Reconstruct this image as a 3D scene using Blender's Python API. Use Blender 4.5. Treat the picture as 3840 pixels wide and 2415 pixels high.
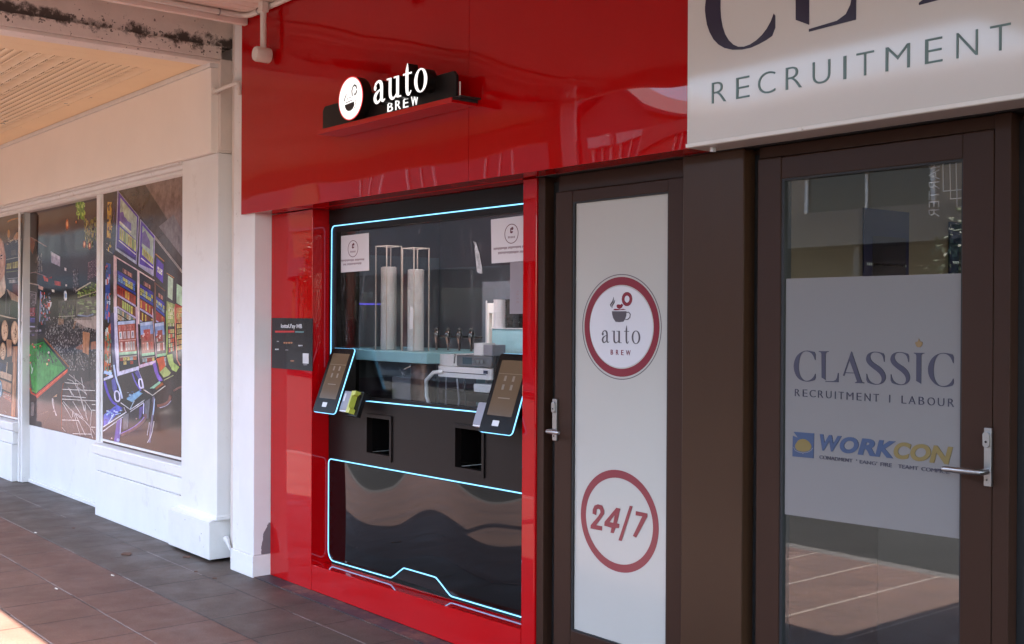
import bpy, bmesh, math, random
from mathutils import Vector, Matrix
random.seed(7)
for o in list(bpy.data.objects): bpy.data.objects.remove(o)
S = bpy.context.scene; COL = S.collection
# ------------------------------------------------------------------ camera
F_PX, YAW, PITCH, ROLL, CAM_H = 4290.27, 0.88727789, -0.00433996, 0.00505006, 1.6
_fw = Vector((-math.sin(YAW), math.cos(YAW), 0)); _rt = Vector((math.cos(YAW), math.sin(YAW), 0)); _up = Vector((0, 0, 1))
_f2 = _fw*math.cos(PITCH)+_up*math.sin(PITCH); _u2 = _up*math.cos(PITCH)-_fw*math.sin(PITCH)
_r3 = _rt*math.cos(ROLL)+_u2*math.sin(ROLL); _u3 = _u2*math.cos(ROLL)-_rt*math.sin(ROLL)
camd = bpy.data.cameras.new("camera"); cam = bpy.data.objects.new("camera", camd); COL.objects.link(cam)
camd.sensor_width = 36; camd.lens = F_PX/3840*36; camd.clip_end = 2000; camd.clip_start = .02
cam.matrix_world = Matrix(((_r3.x, _u3.x, -_f2.x, 0), (_r3.y, _u3.y, -_f2.y, 0), (_r3.z, _u3.z, -_f2.z, CAM_H), (0, 0, 0, 1)))
S.camera = cam
# ------------------------------------------------------------------ sky, sun, exposure
SUN = Vector((0.20, 1.765, -3.4)).normalized()          # direction the light travels
el = math.asin(-SUN.z); az = math.atan2(-SUN.x, -SUN.y)
w = bpy.data.worlds.new("World"); S.world = w; w.use_nodes = True
nt = w.node_tree; sk = nt.nodes.new("ShaderNodeTexSky"); sk.sky_type = 'NISHITA'; sk.sun_disc = False
sk.sun_elevation = el; sk.sun_rotation = az; sk.air_density = 1.0; sk.dust_density = 1.5
bg = nt.nodes["Background"]; nt.links.new(sk.outputs[0], bg.inputs[0]); bg.inputs[1].default_value = 0.15
sd = bpy.data.lights.new("sun", 'SUN'); sd.energy = 4.2; sd.angle = math.radians(.5); sd.color = (1, .95, .88)
so = bpy.data.objects.new("sun", sd); COL.objects.link(so); so.rotation_euler = SUN.to_track_quat('-Z', 'Y').to_euler()
S.view_settings.view_transform = 'Standard'; S.view_settings.look = 'None'; S.view_settings.gamma = 1
S.view_settings.exposure = 3.32
S.render.engine = 'CYCLES'; S.cycles.use_denoising = True
S.cycles.max_bounces = 12; S.cycles.diffuse_bounces = 6; S.cycles.glossy_bounces = 6; S.cycles.transparent_max_bounces = 24
S.cycles.caustics_reflective = False; S.cycles.caustics_refractive = False; S.cycles.sample_clamp_indirect = 8
# ------------------------------------------------------------------ helpers
def at(px, py, Y):                       # point of the plane y=Y that the photo shows at this pixel (3840 wide) -> (X, Z)
    d = _r3*((px-1920)/F_PX)-_u3*((py-1207.5)/F_PX)+_f2
    t = Y/d.y
    return (d.x*t, CAM_H+d.z*t)
class Crop:
    def __init__(s, x0, y0, k, Y): s.x0, s.y0, s.k, s.Y = x0, y0, k, Y
    def __call__(s, x, y): return at(s.x0+x/s.k, s.y0+y/s.k, s.Y)
    def many(s, pts): return [s(*p) for p in pts]
def lin(r, g, b, k=1.0):
    f = lambda u: (u/255/12.92 if u/255 <= .04045 else ((u/255+.055)/1.055)**2.4)*k
    return (f(r), f(g), f(b), 1)
class MB:
    def __init__(s): s.v, s.f, s.m, s.c = [], [], [], []
    def face(s, pts, m=0, col=None):
        i = len(s.v); s.v += [tuple(p) for p in pts]; s.f.append(tuple(range(i, i+len(pts)))); s.m.append(m); s.c.append(col)
        return s
    def idx(s, vs, fs, m=0):
        i = len(s.v); s.v += [tuple(p) for p in vs]
        for f in fs: s.f.append(tuple(i+k for k in f)); s.m.append(m); s.c.append(None)
        return s
    def box(s, x0, x1, y0, y1, z0, z1, m=0):
        x0, x1 = min(x0, x1), max(x0, x1); y0, y1 = min(y0, y1), max(y0, y1); z0, z1 = min(z0, z1), max(z0, z1)
        return s.idx([(x, y, z) for z in (z0, z1) for y in (y0, y1) for x in (x0, x1)],
              [(0, 2, 3, 1), (4, 5, 7, 6), (0, 1, 5, 4), (2, 6, 7, 3), (0, 4, 6, 2), (1, 3, 7, 5)], m)
    def hexa(s, b, t, m=0):              # bottom ring of 4, top ring of 4 (counter-clockwise from above)
        return s.idx(list(b)+list(t), [(3, 2, 1, 0), (4, 5, 6, 7), (0, 1, 5, 4), (1, 2, 6, 5), (2, 3, 7, 6), (3, 0, 4, 7)], m)
    def extr_x(s, prof, x0, x1, m=0):    # profile of (y,z) counter-clockwise seen from +x
        n = len(prof); vs = [(x0, y, z) for y, z in prof]+[(x1, y, z) for y, z in prof]
        return s.idx(vs, [tuple(range(n-1, -1, -1)), tuple(range(n, 2*n))]+[(i, (i+1) % n, n+(i+1) % n, n+i) for i in range(n)], m)
    def extr_y(s, poly, y0, y1, m=0):    # polygon of (x,z), counter-clockwise seen from the street (-y)
        n = len(poly); vs = [(x, y0, z) for x, z in poly]+[(x, y1, z) for x, z in poly]
        return s.idx(vs, [tuple(range(n)), tuple(range(2*n-1, n-1, -1))]+[((i+1) % n, i, n+i, n+(i+1) % n) for i in range(n)], m)
    def tube(s, pts, r, n=10, m=0, caps=True, radii=None):
        pts = [Vector(p) for p in pts]; rings = []; a = None
        for i, p in enumerate(pts):
            d = (pts[min(i+1, len(pts)-1)]-pts[max(i-1, 0)]).normalized()
            if a is None:
                a = d.orthogonal().normalized()
            a = (a-d*a.dot(d)).normalized(); b = d.cross(a)
            rr = radii[i] if radii else r
            rings.append([p+(a*math.cos(2*math.pi*k/n)+b*math.sin(2*math.pi*k/n))*rr for k in range(n)])
        vs = [v for g in rings for v in g]; fs = []
        for i in range(len(rings)-1):
            for k in range(n): fs.append((i*n+k, i*n+(k+1) % n, (i+1)*n+(k+1) % n, (i+1)*n+k))
        if caps: fs += [tuple(range(n-1, -1, -1)), tuple((len(rings)-1)*n+k for k in range(n))]
        return s.idx(vs, fs, m)
    def lathe(s, prof, cx, cy, n=24, m=0):   # (r,z) from bottom to top about a vertical axis
        vs = [(cx+r*math.cos(2*math.pi*k/n), cy+r*math.sin(2*math.pi*k/n), z) for r, z in prof for k in range(n)]
        fs = [(i*n+k, i*n+(k+1) % n, (i+1)*n+(k+1) % n, (i+1)*n+k) for i in range(len(prof)-1) for k in range(n)]
        fs += [tuple(range(n-1, -1, -1)), tuple((len(prof)-1)*n+k for k in range(n))]
        return s.idx(vs, fs, m)
    def build(s, name, mats, parent=None, bevel=0, smooth=False, seg=2):
        me = bpy.data.meshes.new(name); me.from_pydata(s.v, [], s.f)
        if not isinstance(mats, (list, tuple)): mats = [mats]
        for m in mats: me.materials.append(m)
        me.polygons.foreach_set('material_index', s.m)
        if any(c is not None for c in s.c):
            at_ = me.color_attributes.new('Col', 'FLOAT_COLOR', 'CORNER')
            for p in me.polygons:
                for li in p.loop_indices: at_.data[li].color = s.c[p.index] or (1, 1, 1, 1)
        if smooth:
            me.polygons.foreach_set('use_smooth', [True]*len(me.polygons))
            me.set_sharp_from_angle(angle=math.radians(38))
        me.update()
        return link(name, me, parent, bevel, seg)
def link(name, me, parent=None, bevel=0, seg=2):
    o = bpy.data.objects.new(name, me); COL.objects.link(o)
    if parent is not None:
        o.parent = parent; o.location = -WORLD[parent.name]; WORLD[o.name] = Vector((0, 0, 0))
    else: WORLD[o.name] = Vector((0, 0, 0))
    if bevel:
        b = o.modifiers.new('edge', 'BEVEL'); b.width = bevel; b.segments = seg; b.limit_method = 'ANGLE'; b.angle_limit = math.radians(40)
        b.harden_normals = False
    return o
WORLD = {}
def thing(name, label, cat, loc=(0, 0, 0), group=None):
    o = bpy.data.objects.new(name, None); COL.objects.link(o); o.location = loc; o.empty_display_size = .1
    WORLD[o.name] = Vector(loc); return tag(o, label, cat, group)
def tag(o, label, cat, group=None):
    o['label'] = label; o['category'] = cat
    if group: o['group'] = group
    return o
def struct(o, kind='structure'): o['kind'] = kind; return o
def copy_thing(root, off, label=None):    # a copy of a thing with its parts and sub-parts
    r = root.copy(); COL.objects.link(r); r.location = Vector(root.location)+Vector(off); WORLD[r.name] = Vector(r.location)
    if label: r['label'] = label
    for ch in list(root.children):
        c = ch.copy(); COL.objects.link(c); c.parent = r
        for g in list(ch.children):
            d = g.copy(); COL.objects.link(d); d.parent = c
    return r
def curve_mesh(name, loops, depth=0):
    cu = bpy.data.curves.new(name, 'CURVE'); cu.dimensions = '2D'; cu.fill_mode = 'BOTH'; cu.extrude = depth/2
    for lp in loops:
        sp = cu.splines.new('POLY'); sp.points.add(len(lp)-1)
        for i, (x, z) in enumerate(lp): sp.points[i].co = (x, z, 0, 1)
        sp.use_cyclic_u = True
    o = bpy.data.objects.new(name, cu); COL.objects.link(o)
    bpy.context.view_layer.update()
    me = bpy.data.meshes.new_from_object(o.evaluated_get(bpy.context.evaluated_depsgraph_get()))
    bpy.data.objects.remove(o); bpy.data.curves.remove(cu); return me
def stand(me, y, depth):                  # xy drawing -> upright in xz, its front face at y
    for v in me.vertices: x, z, d = v.co; v.co = (x, y+depth/2-d, z)
    me.update(); return me
def plate(name, loops, mat, y, depth=.002, parent=None):  # loops of (X,Z); front face at y, thickness depth behind it
    me = stand(curve_mesh(name, loops, depth), y, depth); me.materials.clear(); me.materials.append(mat)
    return link(name, me, parent)
def text_mesh(body, bold=0, shear=0, space=1.0):
    cu = bpy.data.curves.new('txt', 'FONT'); cu.body = body; cu.size = 1; cu.offset = bold; cu.shear = shear; cu.space_character = space
    cu.resolution_u = 6; cu.extrude = .5
    o = bpy.data.objects.new('txt', cu); COL.objects.link(o); bpy.context.view_layer.update()
    me = bpy.data.meshes.new_from_object(o.evaluated_get(bpy.context.evaluated_depsgraph_get()))
    bpy.data.objects.remove(o); bpy.data.curves.remove(cu); return me
def text(name, body, mat, x0, x1, z0, z1, y, depth=.002, parent=None, bold=0, shear=0, space=1.0, mirror=False, turn=False, slope=0.0):
    me = text_mesh(body, bold, shear, space); me.materials.clear(); me.materials.append(mat)
    if turn:                              # quarter turn: reads downwards
        for v in me.vertices: v.co = (v.co.y, -v.co.x, v.co.z)
    xs = [v.co.x for v in me.vertices]; ys = [v.co.y for v in me.vertices]
    ax, bx, ay, by = min(xs), max(xs), min(ys), max(ys)
    for v in me.vertices:
        u = (v.co.x-ax)/(bx-ax); t = (v.co.y-ay)/(by-ay)
        if mirror: u = 1-u
        d = (v.co.z)*depth
        v.co = (x0+(x1-x0)*u, y+depth/2-d, z0+(z1-z0)*t+slope*u)
    if mirror: me.flip_normals()
    me.update(); return link(name, me, parent)
def ellipse(cx, cz, rx, rz, n=72, a0=0, a1=2*math.pi):
    full = abs(a1-a0-2*math.pi) < 1e-6
    k = n if full else n+1
    return [(cx+rx*math.cos(a0+(a1-a0)*i/n), cz+rz*math.sin(a0+(a1-a0)*i/n)) for i in range(k)]
def smooth_loop(pts, it=2, closed=True):   # Chaikin
    for _ in range(it):
        q = []; n = len(pts)
        for i in range(n if closed else n-1):
            a, b = pts[i], pts[(i+1) % n]
            q += [(a[0]*.75+b[0]*.25, a[1]*.75+b[1]*.25), (a[0]*.25+b[0]*.75, a[1]*.25+b[1]*.75)]
        if not closed: q = [pts[0]]+q+[pts[-1]]
        pts = q
    return pts
def ribbon(pts, w):                       # closed outline of a stroke through 2-D points; w a width or a list of widths
    L, R = [], []
    n = len(pts)
    for i, p in enumerate(pts):
        a = pts[max(i-1, 0)]; b = pts[min(i+1, n-1)]
        dx, dy = b[0]-a[0], b[1]-a[1]; l = math.hypot(dx, dy) or 1
        ww = (w[i] if isinstance(w, (list, tuple)) else w)/2
        L.append((p[0]-dy/l*ww, p[1]+dx/l*ww)); R.append((p[0]+dy/l*ww, p[1]-dx/l*ww))
    return L+R[::-1]
# ------------------------------------------------------------------ materials
def mat(name, col, rough=.5, metal=0, spec=.5, var=0, vscale=4, bump=0, bscale=60, coat=0, wave=None, emit=None, estr=0, dirt=None, vcol=False, stretch=(1, 1, 1), rvar=0, specks=None):
    m = bpy.data.materials.new(name); m.use_nodes = True; N = m.node_tree; n = N.nodes; L = N.links.new
    p = n['Principled BSDF']; col = tuple(col)[:3]+(1,)
    p.inputs['Base Color'].default_value = col; p.inputs['Roughness'].default_value = rough; p.inputs['Metallic'].default_value = metal
    p.inputs['Specular IOR Level'].default_value = spec
    if coat: p.inputs['Coat Weight'].default_value = coat; p.inputs['Coat Roughness'].default_value = .03
    if emit: p.inputs['Emission Color'].default_value = tuple(emit)[:3]+(1,); p.inputs['Emission Strength'].default_value = estr
    geo = n.new('ShaderNodeNewGeometry'); mp = n.new('ShaderNodeMapping'); mp.inputs['Scale'].default_value = stretch
    L(geo.outputs['Position'], mp.inputs['Vector'])
    out = None
    if vcol:
        a = n.new('ShaderNodeVertexColor'); a.layer_name = 'Col'; out = a.outputs['Color']
    def mixc(fac, a, b, mode='MIX'):
        x = n.new('ShaderNodeMix'); x.data_type = 'RGBA'; x.blend_type = mode; x.clamp_factor = True
        if hasattr(fac, 'is_linked'): L(fac, x.inputs[0])
        else: x.inputs[0].default_value = fac
        for s_, i in ((a, 6), (b, 7)):
            if hasattr(s_, 'is_linked'): L(s_, x.inputs[i])
            else: x.inputs[i].default_value = s_
        return x.outputs[2]
    if var:
        no = n.new('ShaderNodeTexNoise'); no.inputs['Scale'].default_value = vscale; no.inputs['Detail'].default_value = 6; no.inputs['Roughness'].default_value = .62
        L(mp.outputs[0], no.inputs['Vector'])
        r = n.new('ShaderNodeMapRange'); r.inputs[1].default_value = .3; r.inputs[2].default_value = .7; r.inputs[3].default_value = 1-var; r.inputs[4].default_value = 1+var*.6
        L(no.outputs[0], r.inputs[0])
        src = out if out is not None else col
        v = n.new('ShaderNodeVectorMath'); v.operation = 'SCALE'
        if hasattr(src, 'is_linked'): L(src, v.inputs[0])
        else: v.inputs[0].default_value = col[:3]
        L(r.outputs[0], v.inputs['Scale']); out = v.outputs[0]
        if rvar:
            r2 = n.new('ShaderNodeMapRange'); r2.inputs[1].default_value = .3; r2.inputs[2].default_value = .7; r2.inputs[3].default_value = max(rough-rvar, .02); r2.inputs[4].default_value = rough+rvar
            L(no.outputs[0], r2.inputs[0]); L(r2.outputs[0], p.inputs['Roughness'])
    if dirt:                              # (colour, scale, threshold, softness, strength)
        dc, ds, th, soft, st = dirt
        no = n.new('ShaderNodeTexNoise'); no.inputs['Scale'].default_value = ds; no.inputs['Detail'].default_value = 9; no.inputs['Roughness'].default_value = .72
        L(mp.outputs[0], no.inputs['Vector'])
        r = n.new('ShaderNodeMapRange'); r.inputs[1].default_value = th; r.inputs[2].default_value = th+soft; r.inputs[3].default_value = 0; r.inputs[4].default_value = st
        L(no.outputs[0], r.inputs[0]); out = mixc(r.outputs[0], out if out is not None else col, tuple(dc)[:3]+(1,))
    if specks:                            # (scale, radius, share of cells): nail holes, chips, splashes
        vo = n.new('ShaderNodeTexVoronoi'); vo.inputs['Scale'].default_value = specks[0]; L(geo.outputs['Position'], vo.inputs['Vector'])
        sx = n.new('ShaderNodeSeparateColor'); L(vo.outputs['Color'], sx.inputs[0])
        rad = math_node(N, 'MULTIPLY', sx.outputs[1], specks[1])
        k_ = math_node(N, 'MULTIPLY', math_node(N, 'LESS_THAN', vo.outputs['Distance'], rad), math_node(N, 'LESS_THAN', sx.outputs[0], specks[2]))
        out = mixc(math_node(N, 'MULTIPLY', k_, .85), out if out is not None else col, (.05, .04, .035, 1))
    if out is not None: L(out, p.inputs['Base Color'])
    nrm = None
    if wave:                              # (scale, height in m) - slow oil-canning of sheet material
        no = n.new('ShaderNodeTexNoise'); no.inputs['Scale'].default_value = wave[0]; no.inputs['Detail'].default_value = wave[2] if len(wave) > 2 else 1.0
        m2 = n.new('ShaderNodeMapping'); m2.inputs['Scale'].default_value = wave[3] if len(wave) > 3 else (1, 1, 1)
        L(geo.outputs['Position'], m2.inputs['Vector']); L(m2.outputs[0], no.inputs['Vector'])
        b = n.new('ShaderNodeBump'); b.inputs['Strength'].default_value = 1; b.inputs['Distance'].default_value = wave[1]
        L(no.outputs[0], b.inputs['Height']); nrm = b
    if bump:
        no = n.new('ShaderNodeTexNoise'); no.inputs['Scale'].default_value = bscale; no.inputs['Detail'].default_value = 4
        L(mp.outputs[0], no.inputs['Vector'])
        b = n.new('ShaderNodeBump'); b.inputs['Strength'].default_value = 1; b.inputs['Distance'].default_value = bump
        L(no.outputs[0], b.inputs['Height'])
        if nrm: L(nrm.outputs[0], b.inputs['Normal'])
        nrm = b
    if nrm:
        L(nrm.outputs[0], p.inputs['Normal'])
        if coat: L(nrm.outputs[0], p.inputs['Coat Normal'])
    return m
def glass(name, tint=(.93, .95, .95), boost=1.0, rough=0.0, smear=0):
    m = bpy.data.materials.new(name); m.use_nodes = True; N = m.node_tree; n = N.nodes; L = N.links.new
    n.remove(n['Principled BSDF']); out = n['Material Output']
    tr = n.new('ShaderNodeBsdfTransparent'); tr.inputs[0].default_value = tuple(tint)+(1,)
    gl = n.new('ShaderNodeBsdfGlossy'); gl.inputs['Roughness'].default_value = rough; gl.inputs[0].default_value = (1, 1, 1, 1)
    lw = n.new('ShaderNodeLayerWeight'); lw.inputs[0].default_value = .5
    pw = n.new('ShaderNodeMath'); pw.operation = 'POWER'; pw.inputs[1].default_value = 5; L(lw.outputs['Facing'], pw.inputs[0])
    ma = n.new('ShaderNodeMath'); ma.operation = 'MULTIPLY_ADD'; ma.inputs[1].default_value = .9; ma.inputs[2].default_value = .05*boost; L(pw.outputs[0], ma.inputs[0])
    geo = n.new('ShaderNodeNewGeometry'); no = n.new('ShaderNodeTexNoise'); no.inputs['Scale'].default_value = 1.3; no.inputs['Detail'].default_value = 0
    L(geo.outputs['Position'], no.inputs['Vector']); b = n.new('ShaderNodeBump'); b.inputs['Distance'].default_value = .0012; L(no.outputs[0], b.inputs['Height']); L(b.outputs[0], gl.inputs['Normal'])
    mx = n.new('ShaderNodeMixShader'); L(ma.outputs[0], mx.inputs[0]); L(tr.outputs[0], mx.inputs[1]); L(gl.outputs[0], mx.inputs[2]); L(mx.outputs[0], out.inputs[0])
    if smear:                             # wiped and greasy streaks on the pane
        def ns(sc, det, st):
            mp = n.new('ShaderNodeMapping'); mp.inputs['Scale'].default_value = st; mp.inputs['Rotation'].default_value = (0, math.radians(12), 0); L(geo.outputs['Position'], mp.inputs['Vector'])
            x_ = n.new('ShaderNodeTexNoise'); x_.inputs['Scale'].default_value = sc; x_.inputs['Detail'].default_value = det; x_.inputs['Roughness'].default_value = .7; x_.inputs['Distortion'].default_value = .6; L(mp.outputs[0], x_.inputs['Vector']); return x_.outputs[0]
        a_ = n.new('ShaderNodeMapRange'); a_.inputs[1].default_value = .56; a_.inputs[2].default_value = .82; a_.inputs[3].default_value = 0; a_.inputs[4].default_value = 1; L(ns(9, 8, (2.4, 1, .5)), a_.inputs[0])
        c_ = n.new('ShaderNodeMapRange'); c_.inputs[1].default_value = .45; c_.inputs[2].default_value = .6; c_.inputs[3].default_value = .02; c_.inputs[4].default_value = smear; L(ns(1.6, 2, (1, 1, 1)), c_.inputs[0])
        df = n.new('ShaderNodeBsdfDiffuse'); df.inputs[0].default_value = (.8, .8, .8, 1)
        m2 = n.new('ShaderNodeMixShader'); L(math_node(N, 'MULTIPLY', a_.outputs[0], c_.outputs[0]), m2.inputs[0]); L(mx.outputs[0], m2.inputs[1]); L(df.outputs[0], m2.inputs[2]); L(m2.outputs[0], out.inputs[0])
    return m
def math_node(N, op, a, b=None, c=None):
    x = N.nodes.new('ShaderNodeMath'); x.operation = op
    for i, s_ in enumerate((a, b, c)):
        if s_ is None: continue
        if hasattr(s_, 'is_linked'): N.links.new(s_, x.inputs[i])
        else: x.inputs[i].default_value = s_
    return x.outputs[0]
GRIME = (.06, .045, .035)
M = dict(
 white_wall=mat('white_wall', (.78, .78, .77), .55, var=.05, vscale=2.5, bump=.0008, bscale=30, dirt=((.40, .36, .32), 3.6, .585, .16, .42), stretch=(1, 1, .8), specks=(7, .055, .32)),
 cream_board=mat('cream_board', (.89, .835, .775), .5, var=.035, vscale=2, bump=.0005, bscale=14, dirt=((.5, .36, .24), 2.2, .66, .14, .35)),
 grey_paint=mat('grey_paint', (.74, .67, .61), .55, var=.08, vscale=5, bump=.001, bscale=50, dirt=(GRIME, 9, .66, .1, .8)),
 trim_white=mat('trim_white', (.76, .75, .73), .5, var=.07, vscale=5, bump=.0010, bscale=40, dirt=((.24, .19, .15), 12, .625, .08, .65), specks=(11, .075, .3)),
 pvc=mat('pvc', (.70, .66, .60), .4, var=.05, vscale=9),
 red=mat('red_gloss', (.40, .0010, .0022), .012, spec=.24, wave=(1.05, .0085, 1.0, (1, 1, 1.6)), var=.06, vscale=1.2),
 red_frame=mat('red_frame_gloss', (.43, .0010, .0030), .012, spec=.30, wave=(1.4, .005, 1.0), var=.05, vscale=1.5),
 black_gloss=mat('black_gloss', (.005, .004, .004), .03, spec=.27, wave=(1.15, .075, 0.0, (1, 1, .7))), dark_pane=mat('dark_pane', (.01, .01, .011), .05, spec=.5),
 black_satin=mat('black_satin', (.0085, .0060, .0055), .36, spec=.2, var=.1, vscale=7, bump=.0002, bscale=200),
 black_matt=mat('black_matt', (.010, .009, .009), .55),
 bronze=mat('bronze', (.038, .0170, .0105), .42, spec=.15, var=.07, vscale=3, stretch=(1, 1, .25), bump=.00012, bscale=260),
 bronze_pillar=mat('bronze_pillar', (.050, .0235, .0120), .34, spec=.2, var=.10, vscale=2.4, stretch=(1, 1, .3), bump=.00012, bscale=220),
 gasket=mat('gasket', (.006, .006, .006), .6),
 sign_white=mat('sign_white', (.64, .62, .605), .075, spec=.3, wave=(.9, .004, 1.0), var=.02, vscale=3),
 navy=mat('navy_vinyl', (.022, .018, .045), .3, spec=.4),
 sage=mat('sage_vinyl', (.135, .21, .205), .35, spec=.4),
 film=mat('frosted_film', (.45, .43, .39), .16, spec=.5, var=.02, vscale=2.5, wave=(2.0, .002, 1.0)),
 film_dark=mat('grey_film', (.195, .182, .177), .3, spec=.35, var=.02, vscale=2),
 claret=mat('claret_vinyl', (.20, .022, .035), .22, spec=.5),
 charcoal=mat('charcoal_vinyl', (.075, .06, .07), .3),
 steel=mat('steel', (.36, .345, .335), .34, metal=1, var=.05, vscale=12, stretch=(1, 1, .1)),
 chrome=mat('chrome', (.75, .73, .72), .10, metal=1),
 dark_chrome=mat('dark_chrome', (.12, .11, .11), .08, metal=1),
 neon=mat('neon', (.2, .5, .7), .4, emit=(.20, .60, 1.0), estr=.19),
 lit=mat('lit_white', (.8, .8, .8), .4, emit=(1, .99, .97), estr=.115),
 screen=mat('screen', (.05, .034, .022), .12, spec=.3, emit=(.06, .040, .025), estr=.10),
 glass=glass('pane_glass', (.97, .975, .97), .55, smear=.16), glass_dark=glass('door_glass', (.86, .85, .83), 1.0), clear=glass('clear_acrylic', (.90, .90, .91), 1.2),
 paper=mat('paper', (.70, .66, .66), .6, var=.02, vscale=6, wave=(9, .004, 1)),
 cup=mat('paper_cup', (.84, .79, .73), .55, var=.03, vscale=20),
 white_plastic=mat('white_plastic', (.62, .60, .60), .3), grey_plastic=mat('grey_plastic', (.20, .19, .215), .35, var=.04),
 lime=mat('lime_plastic', (.47, .50, .07), .35), teal=mat('teal_panel', (.20, .37, .40), .35, var=.08, vscale=3),
 slate=mat('slate_panel', (.115, .125, .145), .5, var=.1, vscale=2.5), navy_panel=mat('navy_panel', (.02, .026, .07), .4),
 plum=mat('plum_panel', (.085, .062, .075), .5, var=.15, vscale=3),
 print=mat('print', (1, 1, 1), .07, spec=.26, vcol=True, wave=(1.6, .004, 1.0), var=.42, vscale=17),
 print_matt=mat('print_matt', (1, 1, 1), .5, spec=.3, vcol=True),
 amber=mat('amber_vinyl', (.20, .12, .045), .4), blue_v=mat('blue_vinyl', (.028, .054, .118), .4), gold_v=mat('gold_vinyl', (.17, .12, .033), .4),
 room=mat('room_paint', (.34, .27, .19), .8, spec=.2, var=.05, vscale=1.5), poster_blue=mat('poster_blue', (.018, .018, .085), .8, spec=.1),
)
# ================================================================== GROUND
def paving_mat():
    m = bpy.data.materials.new('footpath_tiles'); m.use_nodes = True; N = m.node_tree; n = N.nodes; L = N.links.new
    p = n['Principled BSDF']; geo = n.new('ShaderNodeNewGeometry'); sp = n.new('ShaderNodeSeparateXYZ'); L(geo.outputs['Position'], sp.inputs[0])
    mn = lambda *a: math_node(N, *a)
    tx = mn('DIVIDE', mn('ADD', sp.outputs[0], 6.115+45.8), .458); ty = mn('DIVIDE', mn('ADD', sp.outputs[1], -2.576+39.9), .399)
    ix = mn('FLOOR', tx); iy = mn('FLOOR', ty)
    sun_strip = mn('MULTIPLY', mn('LESS_THAN', sp.outputs[1], 1.76), mn('GREATER_THAN', sp.outputs[0], -5.4))
    def line(t, half):                    # 1 on a joint
        f = mn('FRACT', t); d = mn('MINIMUM', f, mn('SUBTRACT', 1.0, f))
        r = n.new('ShaderNodeMapRange'); r.inputs[1].default_value = half*.55; r.inputs[2].default_value = half; r.inputs[3].default_value = 1; r.inputs[4].default_value = 0; r.clamp = True
        L(mn('MULTIPLY', mn('MULTIPLY_ADD', sun_strip, 1.3, 1.0), half), r.inputs[2])
        L(d, r.inputs[0]); return r.outputs[0]
    jx, jy = line(tx, .0125), line(ty, .0145)
    cv = n.new('ShaderNodeCombineXYZ'); L(ix, cv.inputs[0]); L(iy, cv.inputs[1])
    wn = n.new('ShaderNodeTexWhiteNoise'); wn.noise_dimensions = '3D'; L(cv.outputs[0], wn.inputs['Vector'])
    def noise(scale, det=5, rough=.6):
        x = n.new('ShaderNodeTexNoise'); x.inputs['Scale'].default_value = scale; x.inputs['Detail'].default_value = det; x.inputs['Roughness'].default_value = rough
        L(geo.outputs['Position'], x.inputs['Vector']); return x.outputs[0]
    def mr(v, a, b, c, d):
        r = n.new('ShaderNodeMapRange'); r.inputs[1].default_value = a; r.inputs[2].default_value = b; r.inputs[3].default_value = c; r.inputs[4].default_value = d; L(v, r.inputs[0]); return r.outputs[0]
    def mix(f, a, b):
        x = n.new('ShaderNodeMix'); x.data_type = 'RGBA'
        for s_, i in ((f, 0), (a, 6), (b, 7)):
            if hasattr(s_, 'is_linked'): L(s_, x.inputs[i])
            else: x.inputs[i].default_value = s_
        return x.outputs[2]
    # charcoal rows next to the wall and along the kerb, terracotta rows between
    dark = mn('GREATER_THAN', sp.outputs[1], 2.576)
    c = mix(dark, (0.130, 0.065, 0.046, 1), (0.078, 0.056, 0.044, 1))
    c = mix(mr(wn.outputs[0], 0, 1, 0, .5), c, mix(dark, (0.112, 0.060, 0.044, 1), (0.094, 0.065, 0.050, 1)))
    sc = n.new('ShaderNodeVectorMath'); sc.operation = 'SCALE'; L(c, sc.inputs[0])
    L(mn('MULTIPLY', mr(noise(2.2), .3, .7, .78, 1.18), mr(noise(110, 2), .3, .7, .72, 1.28)), sc.inputs['Scale'])
    c = mix(mr(noise(5.5, 9, .7), .62, .74, 0, .45), sc.outputs[0], (.035, .024, .02, 1))     # stains
    c = mix(mr(noise(11, 6, .7), .66, .74, 0, .35), c, (.10, .035, .02, 1))                  # rusty leaf marks
    vo = n.new('ShaderNodeTexVoronoi'); vo.inputs['Scale'].default_value = 2.6; L(geo.outputs['Position'], vo.inputs['Vector']); sx = n.new('ShaderNodeSeparateColor'); L(vo.outputs['Color'], sx.inputs[0])
    gum = mn('MULTIPLY', mn('LESS_THAN', vo.outputs['Distance'], mn('MULTIPLY_ADD', noise(30, 2), .04, mn('MULTIPLY', sx.outputs[1], .05))), mn('LESS_THAN', sx.outputs[0], .4))
    c = mix(mn('MULTIPLY', gum, .55), c, (.03, .022, .019, 1))                              # trodden gum
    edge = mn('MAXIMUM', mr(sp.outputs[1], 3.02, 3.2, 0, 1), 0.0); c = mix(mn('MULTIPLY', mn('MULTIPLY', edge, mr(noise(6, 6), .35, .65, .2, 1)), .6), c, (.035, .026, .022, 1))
    lit_strip = sun_strip; pale = mn('MAXIMUM', mn('GREATER_THAN', noise(.9, 1), .49), lit_strip)                                             # joints: grouted or worn open; sunlit strip's reflected look painted in
    jl = mix(pale, (.02, .016, .014, 1), mix(sun_strip, (.20, .16, .15, 1), (.07, .045, .035, 1)))
    jc = mix(mn('MAXIMUM', mn('GREATER_THAN', noise(.7, 1), .62), lit_strip), (.010, .008, .007, 1), mix(sun_strip, (.12, .09, .08, 1), (.36, .30, .26, 1)))
    c = mix(mn('MULTIPLY', jx, .85), c, jc); c = mix(mn('MULTIPLY', jy, mr(noise(14, 3), .35, .55, .35, .95)), c, jl)
    L(c, p.inputs['Base Color']); L(mr(noise(4, 5), .3, .7, .42, .66), p.inputs['Roughness']); p.inputs['Specular IOR Level'].default_value = .4
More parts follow.
